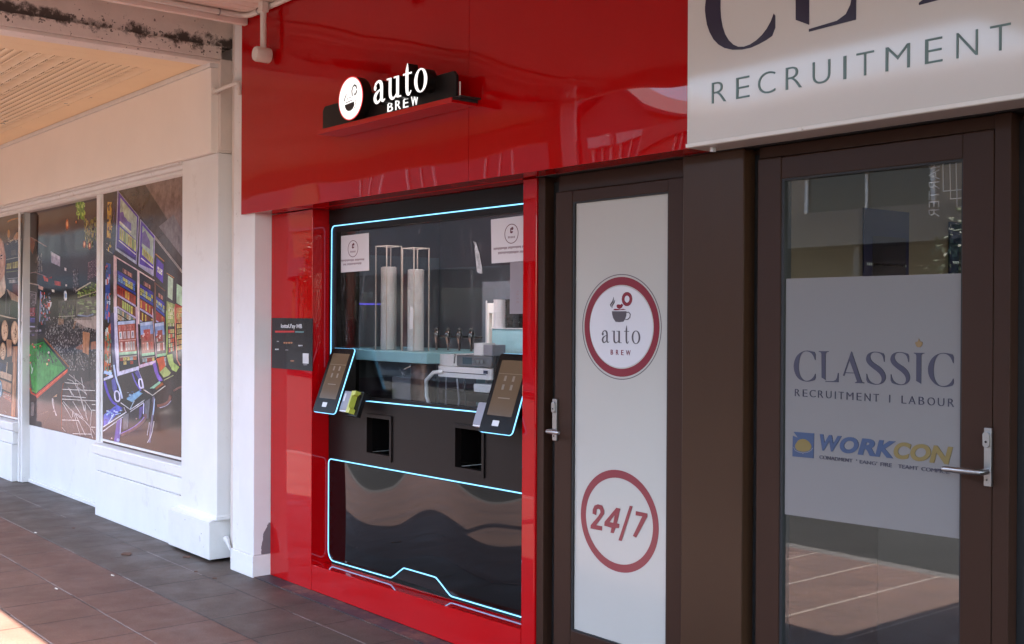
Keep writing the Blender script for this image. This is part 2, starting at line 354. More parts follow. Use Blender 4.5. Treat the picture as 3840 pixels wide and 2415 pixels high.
    b = n.new('ShaderNodeBump'); b.inputs['Distance'].default_value = .0035
    h = mn('ADD', mn('MULTIPLY', mn('MAXIMUM', jx, jy), -1.0), mn('MULTIPLY', noise(190, 2), .22)); h = mn('ADD', h, mn('MULTIPLY', wn.outputs[0], .25))
    L(h, b.inputs['Height']); L(b.outputs[0], p.inputs['Normal']); return m
M['road'] = mat('asphalt', (.034, .033, .032), .9, spec=.2, var=.2, vscale=3, bump=.004, bscale=120)
M['kerb'] = mat('kerb_concrete', (.30, .28, .26), .7, var=.12, vscale=5, bump=.001, bscale=50)
M['tiles'] = paving_mat(); M['kerb_dark'] = mat('kerb_stone', (.10, .09, .085), .75, var=.12, vscale=5, bump=.001, bscale=50)
struct(MB().face([(-400, -400, -.16), (400, -400, -.16), (400, 400, -.16), (-400, 400, -.16)]).build('road', M['road']))
struct(MB().box(-60, 30, .1, 6.5, -.3, 0).build('footpath', M['tiles']))
struct(MB().box(-60, 30, -.06, .098, -.3, -.006).build('kerb', M['kerb_dark'], bevel=.015))
struct(MB().box(-60, 30, -16, -11.7, -.3, -.01).build('far_footpath', M['kerb']))
# ================================================================== WHITE SHOPFRONT (left)
ws = thing('white_shopfront', 'old white painted shopfront with three printed windows under a cream signboard', 'shopfront', (-9.3, 3.3, 0))
MB().box(-26, -6.60, 3.37, 7, 0, 4.7).build('wall', M['white_wall'], ws)
MB().box(-26, -6.974, 3.160, 3.365, 2.655, 3.205).build('signboard', M['cream_board'], ws, bevel=.004)
mo = MB(); mo.extr_x([(3.366, 2.654), (3.366, 2.572), (3.258, 2.572), (3.243, 2.585), (3.243, 2.604), (3.222, 2.612), (3.214, 2.634), (3.19, 2.642), (3.19, 2.654)][::-1], -26, -7.505)
mo.build('moulding', M['trim_white'], ws)
def sill(x0, x1):
    b = MB(); b.extr_x([(3.37, .588), (3.205, .566), (3.196, .555), (3.196, .492), (3.215, .486), (3.215, .478), (3.37, .478)], x0, x1); return b
sill(-9.285, -7.46).build('sill', M['trim_white'], ws, bevel=.003)
sill(-14, -11.45).build('sill', M['trim_white'], ws, bevel=.003)
for xa, xb in ((-9.235, -7.46), (-14, -11.49)): MB().box(xa, xb, 3.209, 3.366, .362, .477).build('apron', M['white_wall'], ws, bevel=.003)
for xa, xb in ((-9.215, -7.46), (-14, -11.50)): MB().box(xa, xb, 3.203, 3.366, 0.0, .356).build('stall_riser', M['white_wall'], ws, bevel=.003)
MB().box(-11.39, -9.25, 3.335, 3.366, .035, .578).box(-11.39, -9.25, 3.318, 3.366, .002, .032).build('door_panel', M['white_wall'], ws, bevel=.003)
for x0, x1 in ((-9.36, -9.215), (-11.50, -11.385)):
    MB().box(x0, x1, 3.262, 3.366, .002, 2.571).box(x0+.03, x1-.045, 3.247, 3.262, .002, 2.571).build('mullion', M['trim_white'], ws, bevel=.004)
for xa, xb in ((-9.215, -7.52), (-14, -11.5)): MB().box(xa, xb, 3.252, 3.366, .589, .606).build('bottom_rail', M['trim_white'], ws, bevel=.003)
MB().box(-7.505, -6.938, 3.195, 3.366, .292, 2.652).box(-7.51, -6.933, 3.189, 3.366, .272, .300).build('pilaster', M['white_wall'], ws, bevel=.004)
b = MB(); b.box(-7.628, -6.962, 3.155, 3.34, .018, .262); b.hexa([(-7.628, 3.155, .2625), (-6.962, 3.155, .2625), (-6.962, 3.34, .2625), (-7.628, 3.34, .2625)], [(-7.60, 3.187, .276), (-6.972, 3.187, .276), (-6.972, 3.34, .276), (-7.60, 3.34, .276)])
b.build('plinth', M['trim_white'], ws, bevel=.003)
MB().box(-7.05, -6.938, 3.21, 3.366, 2.668, 3.26).box(-7.05, -6.936, 3.205, 3.366, 2.655, 2.667).build('pilaster_head', M['grey_paint'], ws, bevel=.003)
MB().box(-26, -6.97, 3.150, 3.36, 3.206, 3.236).build('cornice_strip', M['trim_white'], ws)
MB().box(-6.965, -6.70, 3.372, 3.399, 2.2, 3.6).build('back_board', M['grey_paint'], ws)
MB().box(-6.79, -6.735, 3.262, 3.366, 0.0, 3.52).build('corner_board', M['grey_paint'], ws, bevel=.003)
MB().tube([(-6.90, 3.31, .0), (-6.90, 3.31, 3.5)], .034, 14).build('downpipe', M['grey_paint'], ws, smooth=True)
# broken bit of painted strap that sticks out beside the plinth
pts = [(-6.958, 3.30, .10), (-6.945, 3.27, .135), (-6.925, 3.255, .15), (-6.90, 3.25, .143), (-6.88, 3.252, .118), (-6.872, 3.26, .088)]
MB().tube(pts, .016, 8, radii=[.020, .02, .02, .018, .012, .008]).build('broken_bracket', M['trim_white'], ws, smooth=True)
# ------------------------------------------------------------------ white timber pier between the shops
tp = thing('timber_pier', 'white timber pier with a scuffed grey foot between the two shops', 'pier', (-6.53, 3.25, 0))
MB().box(-6.700, -6.606, 3.192, 3.40, .136, 3.53).build('cover_board', M['trim_white'], tp, bevel=.003)
def scuffed():
    m = mat('scuffed_white', (.74, .73, .73), .5, var=.05, vscale=3, bump=.0008, bscale=40); N = m.node_tree; n = N.nodes; L = N.links.new
    p = n['Principled BSDF']; src = p.inputs['Base Color'].links[0].from_socket; geo = n.new('ShaderNodeNewGeometry'); sp = n.new('ShaderNodeSeparateXYZ'); L(geo.outputs['Position'], sp.inputs[0])
    no = n.new('ShaderNodeTexNoise'); no.inputs['Scale'].default_value = 16; no.inputs['Detail'].default_value = 8; no.inputs['Roughness'].default_value = .7; L(geo.outputs['Position'], no.inputs['Vector'])
    # a worn oval patch low on the return face, over the foot
    dy = math_node(N, 'DIVIDE', math_node(N, 'SUBTRACT', sp.outputs[1], 3.30), .07); dz = math_node(N, 'DIVIDE', math_node(N, 'SUBTRACT', sp.outputs[2], .13), .22)
    d = math_node(N, 'ADD', math_node(N, 'MULTIPLY', dy, dy), math_node(N, 'MULTIPLY', dz, dz))
    d = math_node(N, 'ADD', d, math_node(N, 'MULTIPLY_ADD', no.outputs[0], .9, -.45))
    k = math_node(N, 'LESS_THAN', d, .75); k = math_node(N, 'MULTIPLY', k, math_node(N, 'GREATER_THAN', sp.outputs[0], -6.41)); k = math_node(N, 'MULTIPLY', k, math_node(N, 'GREATER_THAN', sp.outputs[2], .132))
    x = n.new('ShaderNodeMix'); x.data_type = 'RGBA'; L(k, x.inputs[0]); L(src, x.inputs[6]); x.inputs[7].default_value = (.17, .155, .165, 1); L(x.outputs[2], p.inputs['Base Color']); return m
MB().box(-6.604, -6.402, 3.188, 3.40, .136, 3.53).build('post', scuffed(), tp, bevel=.003)
MB().box(-6.705, -6.397, 3.180, 3.40, 0, .134).build('foot', M['trim_white'], tp, bevel=.004)
# ================================================================== LEFT AWNING (pressed metal) with its mouldy party beam
def pressed_mat():
    m = mat('pressed_metal', (.92, .70, .42), .45, var=.05, vscale=1.6, dirt=((.30, .17, .10), 2.3, .64, .1, .45)); N = m.node_tree; n = N.nodes; L = N.links.new
    p = n['Principled BSDF']; geo = n.new('ShaderNodeNewGeometry'); sp = n.new('ShaderNodeSeparateXYZ'); L(geo.outputs['Position'], sp.inputs[0]); mn = lambda *a: math_node(N, *a)
    x, y = sp.outputs[0], sp.outputs[1]
    t = mn('FRACT', mn('DIVIDE', mn('SUBTRACT', 2.95, y), .70))        # panel repeat across the awning
    ridge = mn('POWER', mn('ABSOLUTE', mn('SINE', mn('MULTIPLY', y, math.pi/.052))), .5)
    leafrow = mn('MAXIMUM', mn('MULTIPLY', mn('GREATER_THAN', t, .010), mn('LESS_THAN', t, .152)), mn('GREATER_THAN', t, .702))
    u = mn('FRACT', mn('DIVIDE', x, .115)); vv = mn('DIVIDE', mn('SUBTRACT', t, .17), .13)
    w_ = mn('FRACT', mn('DIVIDE', mn('SUBTRACT', 2.952, y), .104)); q_ = mn('SUBTRACT', mn('MULTIPLY', w_, 2.0), 1.0); arc = mn('SUBTRACT', 1.0, mn('MULTIPLY', q_, q_))
    u = mn('FRACT', mn('SUBTRACT', mn('DIVIDE', x, .20), mn('MULTIPLY', arc, .38)))
    leaf = mn('MULTIPLY', mn('POWER', mn('MAXIMUM', u, .001), 1.4), mn('MINIMUM', mn('MULTIPLY', arc, 3.0), 1.0))
    inner = mn('MULTIPLY', mn('LESS_THAN', x, -7.44), mn('LESS_THAN', y, 2.95))
    h = mn('ADD', mn('MULTIPLY', leafrow, mn('MULTIPLY', leaf, 2.2)), mn('MULTIPLY', mn('SUBTRACT', 1.0, leafrow), ridge))
    h = mn('MULTIPLY', h, inner); h = mn('ADD', h, mn('MULTIPLY', inner, .3))
    # border fold lines
    h = mn('ADD', h, mn('MULTIPLY', mn('LESS_THAN', mn('ABSOLUTE', mn('ADD', x, 7.25)), .006), -1.0))
    b = n.new('ShaderNodeBump'); b.inputs['Distance'].default_value = .017; L(h, b.inputs['Height']); L(b.outputs[0], p.inputs['Normal'])
    src = p.inputs['Base Color'].links[0].from_socket
    no = n.new('ShaderNodeTexNoise'); no.inputs['Scale'].default_value = 7; no.inputs['Detail'].default_value = 8; L(geo.outputs['Position'], no.inputs['Vector'])
    k = mn('MULTIPLY', mn('GREATER_THAN', no.outputs[0], .66), mn('MULTIPLY', mn('GREATER_THAN', y, 2.78), mn('LESS_THAN', y, 2.99)))   # flaked rust by the wall
    k = mn('MULTIPLY', k, mn('LESS_THAN', x, -8.3))
    x_ = n.new('ShaderNodeMix'); x_.data_type = 'RGBA'; L(k, x_.inputs[0]); L(src, x_.inputs[6]); x_.inputs[7].default_value = (.05, .022, .012, 1); L(x_.outputs[2], p.inputs['Base Color']); return m
def mould_mat():
    m = mat('mouldy_beam', (.80, .72, .66), .6, var=.1, vscale=4, bump=.0012, bscale=40); N = m.node_tree; n = N.nodes; L = N.links.new
    p = n['Principled BSDF']; src = p.inputs['Base Color'].links[0].from_socket; geo = n.new('ShaderNodeNewGeometry'); sp = n.new('ShaderNodeSeparateXYZ'); L(geo.outputs['Position'], sp.inputs[0]); mn = lambda *a: math_node(N, *a)
    def noise(sc, rough=.7, det=9):
        no = n.new('ShaderNodeTexNoise'); no.inputs['Scale'].default_value = sc; no.inputs['Detail'].default_value = det; no.inputs['Roughness'].default_value = rough; L(geo.outputs['Position'], no.inputs['Vector']); return no.outputs[0]
    z = sp.outputs[2]
    band = mn('SUBTRACT', 1.0, mn('DIVIDE', mn('ABSOLUTE', mn('SUBTRACT', z, 3.352)), .105)); band = mn('MAXIMUM', band, 0.0)
    k = mn('ADD', mn('MULTIPLY', band, .62), mn('MULTIPLY', mn('SUBTRACT', noise(7), .5), 2.1))
    r = n.new('ShaderNodeMapRange'); r.inputs[1].default_value = .36; r.inputs[2].default_value = .60; r.inputs[3].default_value = 0; r.inputs[4].default_value = .95; L(k, r.inputs[0])
    sp2 = mn('GREATER_THAN', mn('ADD', noise(38, .6, 3), mn('MULTIPLY', band, .10)), .685)
    f = mn('MAXIMUM', r.outputs[0], mn('MULTIPLY', sp2, .85))
    x = n.new('ShaderNodeMix'); x.data_type = 'RGBA'; L(f, x.inputs[0]); L(src, x.inputs[6]); x.inputs[7].default_value = (.045, .030, .022, 1); L(x.outputs[2], p.inputs['Base Color']); return m
M['mould'] = mould_mat()
la = thing('pressed_metal_awning', 'cream pressed metal awning with a mould stained end beam over the white shop', 'awning', (-10, 1.7, 3.24))
MB().box(-26, -7.03, .1, 3.149, 3.238, 3.26).build('ceiling', pressed_mat(), la)
MB().box(-26.2, -6.96, .0, 3.36, 3.53, 3.62).build('roof_deck', M['grey_paint'], la)
MB().box(-26, -7.115, 3.16, 3.369, 3.2365, 3.525).build('wall_plate', M['grey_paint'], la)
MB().box(-7.10, -6.955, .1, 3.30, 3.341, 3.512).build('end_beam', M['mould'], la, bevel=.004)
MB().box(-7.11, -6.932, .1, 3.215, 3.258, 3.338).build('lower_board', M['mould'], la, bevel=.004)
MB().box(-7.09, -6.945, .1, 3.245, 3.234, 3.2555).build('trim', M['mould'], la, bevel=.003)
MB().box(-26, -6.95, .02, .098, 3.05, 3.66).build('street_fascia', M['grey_paint'], la, bevel=.004)
MB().lathe([(.075, 3.222), (.085, 3.226), (.085, 3.2375)], -8.93, 2.06, 24).build('downlight', M['white_plastic'], la, smooth=True)
# ------------------------------------------------------------------ right awning (ribbed sheets)
ra = thing('ribbed_awning', 'pinkish ribbed sheet awning ceiling above the red and white signs', 'awning', (-2, 1.7, 3.55))
M['soffit'] = mat('soffit_paint', (.80, .67, .60), .45, var=.05, vscale=2)
b = MB(); x = -6.44
prof = []
while x < 4:
    prof += [(x, 3.437), (x+.068, 3.437), (x+.074, 3.443), (x+.082, 3.443)]; x += .088
nv = len(prof)
b.idx([(px, .1, pz) for px, pz in prof]+[(px, 3.1645, pz) for px, pz in prof], [(i, nv+i, nv+i+1, i+1) for i in range(nv-1)])
b.build('ceiling_sheets', M['soffit'], ra)
MB().box(-6.958, 4, .02, 3.9, 3.58, 3.66).build('deck', M['grey_paint'], ra)
MB().box(-6.49, -6.449, .1, 3.16, 3.376, 3.46).build('edge_batten', M['soffit'], ra, bevel=.003)
MB().box(-6.9, 4, .02, .098, 3.34, 3.66).build('street_fascia', M['grey_paint'], ra, bevel=.004)
MB().box(-3.62, 4, -1.5, .018, 3.42, 3.60).build('street_hood', M['grey_paint'], ra, bevel=.004)
for i, (px, lab) in enumerate(((-6.92, 'square awning post at the kerb opposite the white pier'), (-15.5, 'square awning post at the kerb far left beyond the printed windows'), (-1.2, 'square awning post at the kerb opposite the tall glass door'))):
    o = MB().box(px-.07, px+.07, .13, .27, 0, 3.36 if px > -6.93 else 3.22).box(px-.1, px+.1, .1, .3, 0, .25).build('awning_post', M['grey_paint'], None, bevel=.006); tag(o, lab, 'post', 'awning posts along the kerb')
# ------------------------------------------------------------------ conduits
cd = thing('conduit', 'white plastic conduit clipped along the awning edge and round the corner above the red fascia', 'conduit', (-6.88, 3.1, 3.52))
pth = [(-6.425, .3, 3.418), (-6.425, 2.6, 3.418), (-6.425, 3.06, 3.418), (-6.42, 3.10, 3.418), (-6.40, 3.125, 3.418), (-6.36, 3.138, 3.418), (-6.30, 3.14, 3.418), (-4.2, 3.14, 3.419)]
MB().tube(pth, .0165, 14).build('pipe', M['pvc'], cd, smooth=True)
def clip(p, axis):
    b = MB(); n = 14
    r = .0195
    ring = [Vector((0, math.cos(2*math.pi*k/n)*r, math.sin(2*math.pi*k/n)*r)) if axis == 'x' else Vector((math.cos(2*math.pi*k/n)*r, 0, math.sin(2*math.pi*k/n)*r)) for k in range(n+1)]
    b.tube([Vector(p)+v for v in ring], .004, 6); q = Vector(p); b.box(q.x-.006, q.x+.006, q.y-.006, q.y+.006, q.z+.015, q.z+.03); return b
for p_, a_ in (((-6.425, 2.96, 3.418), 'y'), ((-6.425, 1.5, 3.418), 'y'), ((-6.26, 3.14, 3.418), 'x'), ((-5.3, 3.14, 3.418), 'x')): clip(p_, a_).build('clip', M['steel'], cd, smooth=True)
hl = thing('hanging_conduit', 'short white drop pipe with a round capped box hanging before the red fascia', 'conduit drop', (-6.125, 3.10, 3.2))
MB().tube([(-6.125, 3.10, 3.437), (-6.125, 3.10, 3.165)], .0185, 14).build('drop_pipe', M['pvc'], hl, smooth=True)
MB().box(-6.152, -6.098, 3.078, 3.122, 3.375, 3.436).build('top_saddle', M['pvc'], hl, bevel=.004)
b = MB(); b.tube([(-6.125, 3.052, 3.128), (-6.125, 3.058, 3.128), (-6.125, 3.135, 3.128), (-6.125, 3.138, 3.128)], .03, 28, radii=[.0425, .0445, .0445, .043]); b.build('round_box', M['pvc'], hl, smooth=True)
b = MB(); b.tube([(-6.125, 3.0465, 3.128), (-6.125, 3.0515, 3.128)], .040, 28); b.build('cap', M['pvc'], hl, smooth=True)
cb = thing('stub_conduit', 'thin bent white pipe bridging the gap from the grey pilaster to the pier', 'conduit', (-6.8, 3.15, 3.02))
MB().tube([(-6.95, 3.19, 3.048), (-6.90, 3.165, 3.042), (-6.75, 3.16, 3.044), (-6.60, 3.16, 3.046), (-6.572, 3.16, 3.040), (-6.558, 3.16, 3.02), (-6.556, 3.16, 2.965)], .0125, 10).build('pipe', M['pvc'], cb, smooth=True)
MB().box(-6.58, -6.546, 3.15, 3.187, 2.995, 3.012).build('saddle', M['grey_paint'], cb, bevel=.003)
MB().box(-6.958, -6.928, 3.165, 3.205, 3.03, 3.068).build('saddle', M['grey_paint'], cb, bevel=.003)
cl = thing('ceiling_lamp', 'small white round lamp under the ribbed ceiling, just touching the top edge above the sign', 'lamp', (-4.80, 3.03, 3.3))
MB().tube([(-4.80, 3.03, 3.437), (-4.80, 3.03, 3.21)], .012, 12).build('stem', M['pvc'], cl, smooth=True)
MB().lathe([(.02, 3.172), (.04, 3.180), (.046, 3.195), (.04, 3.215), (.015, 3.225)], -4.80, 3.03, 28).build('shade', M['pvc'], cl, smooth=True)
# ================================================================== RED SHOPFRONT
rs = thing('red_shopfront', 'glossy red shopfront surround with a deep fascia around the coffee kiosk niche', 'shopfront', (-4.9, 3.3, 0))
def grid_front(name, x0, x1, z0, z1, y0, y1, m, par, nx=60, nz=24):
    MB().box(x0, x1, y0, y1, z0, z1).build(name, m, par, bevel=.0015)
MB().box(-7.2, 4, 3.46, 4.0, 2.85, 6.5).box(-7.2, -3.2, 4.0, 9.3, 2.85, 6.5).build('upper_wall', M['grey_paint'], rs)
MB().box(-7.04, 3.2, 3.40, 3.459, 2.318, 6.5).build('backing_wall', M['black_matt'], rs)
for xa, xb in ((-6.542, -4.2095), (-4.2075, -2.862)): grid_front('fascia', xa, xb, 2.224, 3.558, 3.165, 3.296, M['red'], rs)
MB().box(-6.400, -5.893, 3.300, 3.438, 0.005, 2.221).build('side_panel', M['red_frame'], rs, bevel=.002)
MB().box(-3.978, -3.886, 3.300, 3.438, .010, 2.221).build('post', M['red_frame'], rs, bevel=.005)
b = MB(); b.hexa([(-5.891, 3.301, .006), (-3.980, 3.301, .006), (-3.980, 3.408, .006), (-5.891, 3.408, .006)], [(-5.891, 3.301, .154), (-3.980, 3.301, .186), (-3.980, 3.408, .186), (-5.891, 3.408, .154)])
b.build('base_rail', M['red_frame'], rs, bevel=.0025)
MB().box(-5.891, -3.980, 3.298, 3.445, 2.2225, 2.30).build('niche_head', M['red_frame'], rs)
MB().box(-6.42, -3.87, 3.192, 3.297, .0, .006).build('threshold_strip', mat('bitumen', (.030, .028, .034), .5, var=.2, vscale=6, bump=.002, bscale=40, dirt=((.16, .085, .06), 3.5, .52, .08, .8)), rs)
# ------------------------------------------------------------------ information poster on the red panel
K = Crop(1000, 1150, 5.605, 3.296)
ip = thing('information_poster', 'small black how-to-order poster stuck on the red side panel', 'poster', (-6.16, 3.297, 1.3))
(px0, pz1), (px1, _), (_, pz0) = K(108, 238), K(965, 235), K(530, 1320)
plate('board', [[(px0+.003, pz0), (px1, pz0), (px1, pz1), (px0+.003, pz1)]], mat('poster_black', (.012, .010, .013), .16, spec=.5, wave=(2, .002)), 3.2955, .003, ip)
pm = lambda n_, c_: mat(n_, c_, .4)
lt = pm('poster_white', (.6, .6, .6)); rd = pm('poster_red', (.55, .03, .03)); tl = pm('poster_teal', (.10, .22, .23)); og = pm('poster_orange', (.5, .22, .1))
def kt(name, body, m, x0, y0, x1, y1, bold=0):
    (ax, az), (bx, bz) = K(x0, y1), K(x1, y0); text(name, body, m, ax, bx, az, bz, 3.2945, .001, ip, bold)
kt('heading', "IottaU'ay MB", lt, 305, 365, 745, 470, .02)
def bars(name, m, x0, y0, x1, y1, n, gap=.35):            # printing too small to read
    b = MB(); rr = random.Random(int(x0)); u = x0
    while u < x1-2:
        wd = min(rr.uniform(.5, 1.4)*(x1-x0)/n, x1-u); p_, q_ = K(u, y1), K(u+wd*(1-gap), y0)
        b.box(p_[0], q_[0], 3.2945, 3.2955, p_[1]+rr.random()*.001, q_[1]); u += wd
    b.build(name, m, ip)
bars('red_line', rd, 180, 505, 585, 545, 16, .12); bars('teal_line', tl, 605, 515, 785, 548, 9, .2); bars('step_line', og, 360, 745, 550, 775, 6)
bars('small_line', lt, 672, 805, 760, 832, 5); bars('small_line', lt, 182, 884, 258, 910, 5); bars('small_line', og, 505, 1128, 578, 1152, 5); bars('small_line', lt, 220, 722, 260, 740, 3); bars('small_line', lt, 400, 906, 460, 915, 4); bars('small_line', lt, 780, 1218, 860, 1228, 5)
a, c = K(762, 1192), K(885, 985); plate('white_panel', [[a, (c[0], a[1]), c, (a[0], c[1])]], lt, 3.2945, .001, ip)
# ------------------------------------------------------------------ lettering helpers
def strip_mb(b, pts, ws, y0, y1, m=0, closed=False):     # stroke with its own width at each point, in plane coordinates
    n = len(pts); L_, R_ = [], []
    for i, p in enumerate(pts):
        a = pts[(i-1) % n if closed else max(i-1, 0)]; c = pts[(i+1) % n if closed else min(i+1, n-1)]
        dx, dz = c[0]-a[0], c[1]-a[1]; l = math.hypot(dx, dz) or 1; w_ = (ws[i] if isinstance(ws, (list, tuple)) else ws)/2
        L_.append((p[0]-dz/l*w_, p[1]+dx/l*w_)); R_.append((p[0]+dz/l*w_, p[1]-dx/l*w_))
    vs = [(x, y0, z) for x, z in L_]+[(x, y0, z) for x, z in R_]+[(x, y1, z) for x, z in L_]+[(x, y1, z) for x, z in R_]
    fs = []
    for i in range(n if closed else n-1):
        j = (i+1) % n
        fs += [(i, n+i, n+j, j), (2*n+i, i, j, 2*n+j), (n+i, 3*n+i, 3*n+j, n+j)]
    if not closed: fs += [(0, 2*n, 3*n, n), (n-1, 2*n-1, 4*n-1, 3*n-1)]
    b.idx(vs, fs, m)
def dense(pts, k=5):                                     # Catmull-Rom through (x, z, w)
    out = []; n = len(pts)
    for i in range(n-1):
        p0, p1, p2, p3 = pts[max(i-1, 0)], pts[i], pts[i+1], pts[min(i+2, n-1)]
        for s_ in range(k):
            t = s_/k
            out.append(tuple(.5*((2*p1[q])+(-p0[q]+p2[q])*t+(2*p0[q]-5*p1[q]+4*p2[q]-p3[q])*t*t+(-p0[q]+3*p1[q]-3*p2[q]+p3[q])*t**3) for q in range(3)))
    return out+[pts[-1]]
AUTO = {
 'a': [[(.13, .72, .10), (.19, .88, .12), (.42, .98, .11), (.62, .90, .20), (.70, .72, .23), (.70, .38, .23), (.71, .16, .22), (.82, .04, .12), (1.0, .10, .05)],
       [(.68, .60, .06), (.42, .53, .10), (.19, .38, .19), (.13, .20, .22), (.27, .03, .15), (.50, .06, .10), (.68, .24, .06)], ('dot', .15, .71, .12)],
 'u': [[(-.03, .955, .07), (.22, .955, .07)], [(.22, .985, .21), (.22, .32, .21), (.27, .12, .19), (.42, .02, .12), (.60, .09, .08), (.74, .27, .05)],
       [(.50, .955, .07), (.80, .955, .07)], [(.78, .985, .21), (.78, .03, .21)], [(.78, .04, .075), (1.04, .04, .06)]],
 't': [[(.50, 1.42, .02), (.47, 1.20, .16), (.44, 1.0, .22), (.44, .32, .22), (.50, .09, .18), (.68, .02, .10), (.92, .17, .05)], [(.0, .955, .075), (.98, .955, .075)]],
}
def auto_letters(name, boxes, z0, z1, y, depth, m, par, weight=1.0):    # boxes: letter -> (x0, x1)
    h = z1-z0
    for ch, x0, x1 in boxes:
        b = MB(); w_ = x1-x0
        if ch == 'o':
            n = 40
            b_out = [(x0+w_/2+w_*.5*math.cos(2*math.pi*i/n), z0+h*.5+h*.53*math.sin(2*math.pi*i/n)) for i in range(n)]
            k = 1-.23*2*h/w_*weight; b_in = [(x0+w_/2+w_*.5*k*math.cos(2*math.pi*i/n), z0+h*.5+h*.47*math.sin(2*math.pi*i/n)) for i in range(n)]
            vs = [(x, yy, z) for yy in (y, y+depth) for lp in (b_out, b_in) for x, z in lp]; fs = []
            for i in range(n):
                j = (i+1) % n; fs += [(i, n+i, n+j, j), (i, j, 2*n+j, 2*n+i), (n+j, n+i, 3*n+i, 3*n+j)]
            b.idx(vs, [f[::-1] if q % 3 == 0 else f for q, f in enumerate(fs)])
        else:
            for q, st in enumerate(AUTO[ch]):
                yy = y-q*.0003
                if st[0] == 'dot':
                    _, cx, cz, r = st; b.extr_y([(x0+w_*cx+h*r*.8*math.cos(2*math.pi*i/20), z0+h*cz+h*r*math.sin(2*math.pi*i/20)) for i in range(20)], yy, y+depth); continue
                d = dense(st, 6) if len(st) > 2 else st
                strip_mb(b, [(x0+w_*p[0], z0+h*p[1]) for p in d], [max(p[2], .02)*h*weight for p in d], yy, y+depth)
        for i, f in enumerate(b.f): pass
        o = b.build(name, m, par); fix_normals(o)
def fix_normals(o):
    bm = bmesh.new(); bm.from_mesh(o.data); bmesh.ops.recalc_face_normals(bm, faces=bm.faces); bm.to_mesh(o.data); bm.free()
def polys(name, K_, lst, m, y, depth, par):             # traced outlines -> one flat mesh
    b = MB()
    for q, pts in enumerate(lst):
        P = K_.many(pts) if K_ else pts
        ar = sum(P[i][0]*P[(i+1) % len(P)][1]-P[(i+1) % len(P)][0]*P[i][1] for i in range(len(P)))
        b.extr_y(P if ar > 0 else P[::-1], y-q*.0002, y+depth)
    return b.build(name, m, par)
def letters(name, K_, spec, z0, z1, m, y, depth, par, bold=0, shear=0):
    for ch, x0, x1 in spec:
        ym = K_.ymid; text(name, ch, m, K_(x0, ym)[0], K_(x1, ym)[0], z0, z1, y, depth, par, bold, shear)
# ================================================================== ILLUMINATED SIGN
ls = thing('illuminated_sign', 'backlit sign on the red fascia with round coffee cup emblem and white lettering', 'sign', (-5.3, 3.1, 2.9))
YS = 3.022; K = Crop(1180, 220, 4.3, YS); KP = Crop(1180, 220, 4.3, 3.078)
xl, xr = KP(130, 1000)[0], KP(2275, 500)[0]; zb = KP(1200, 920)[1]; zt = KP(160, 770)[1]
pan = [(xl, zb), (xr, zb), (xr, zt-.02), (xr-.02, zt), (xl+.02, zt), (xl, zt-.02)]
MB().extr_y(pan, 3.078, 3.094).build('panel', M['black_satin'], ls, bevel=.002)
lx0, lx1 = K(45, 1230)[0], K(2215, 720)[0]
MB().box(lx0, lx1, 3.02, 3.163, zb-.026, zb-.002).build('ledge', M['red_frame'], ls, bevel=.002)
MB().box(lx1+.0005, lx1+.004, 3.024, 3.163, zb-.014, zb-.001).build('end_cap', M['black_matt'], ls)
MB().box(lx0-.004, lx0+.012, 3.05, 3.163, zb-.0015, zb+.008).build('bracket', M['black_matt'], ls, bevel=.001)
MB().box(lx1-.012, lx1+.03, 3.05, 3.163, zb-.0015, zb+.006).build('bracket', M['black_matt'], ls, bevel=.001)
MB().box(xr+.0005, xr+.003, 3.097, 3.104, zb+.010, zb+.085).build('edge_strip', M['cup'], ls)
cx = (K(385, 640)[0]+K(775, 640)[0])/2; rx = (K(775, 560)[0]-K(385, 700)[0])/2; cz = (K(600, 280)[1]+K(560, 998)[1])/2; rz = (K(620, 278)[1]-K(545, 998)[1])/2
e1 = ellipse(cx, cz, rx, rz); e2 = ellipse(cx, cz, rx*.955, rz*.955)
b = MB(); b.extr_y(e1, YS+.002, 3.077); b.build('roundel_body', M['black_satin'], ls, smooth=True)
plate('roundel_ring', [ellipse(cx, cz, rx*.995, rz*.995), e2], mat('ring_red', (.5, .02, .03), .3, emit=(1, .03, .04), estr=.10), YS, .0018, ls)
plate('roundel_face', [ellipse(cx, cz, rx*.954, rz*.954)], M['lit'], YS+.0003, .0016, ls)
em = mat('emblem_black', (.012, .01, .012), .4)
sw = lambda l, k=1: [w_*k/4.3/F_PX*6.6 for w_ in l]
polys('cup', K, [[(485, 748), (635, 690), (640, 755), (612, 812), (575, 842), (535, 845), (505, 820), (490, 780)], [(495, 712), (610, 660), (614, 668), (500, 722)]], em, YS-.0005, .0006, ls)
b = MB()
for pts, ws in (([(655, 670), (668, 690), (655, 745)], [5, 7, 5]), ([(655, 780), (640, 800)], [10, 4]), ([(482, 690), (490, 630), (515, 572)], [12, 10, 6]), ([(530, 670), (532, 625)], [5, 6]),
                ([(607, 605), (600, 520), (615, 460), (640, 424), (668, 440), (683, 490)], [12, 12, 11, 13, 14, 8]), ([(683, 505), (672, 545), (648, 585), (632, 555)], [12, 14, 13, 5])):
    strip_mb(b, K.many(pts), sw(ws, 2.0), YS-.0005, YS+.0001)
b.extr_y(K.many([(555, 640), (575, 605), (580, 630)][::-1]), YS-.0006, YS+.0001); o = b.build('steam_marks', em, ls); fix_normals(o)
za, zu = K(985, 720)[1], K(1060, 352)[1]
bx = [('a', K(948, 600)[0], K(1132, 600)[0]), ('u', K(1168, 500)[0], K(1385, 500)[0]), ('t', K(1425, 400)[0], K(1565, 400)[0]), ('o', K(1605, 380)[0], K(1812, 380)[0])]
auto_letters('letter_side', bx, za, zu, YS+.0016, .056, M['black_satin'], ls)
auto_letters('letter_face', bx, za, zu, YS, .0012, M['lit'], ls)
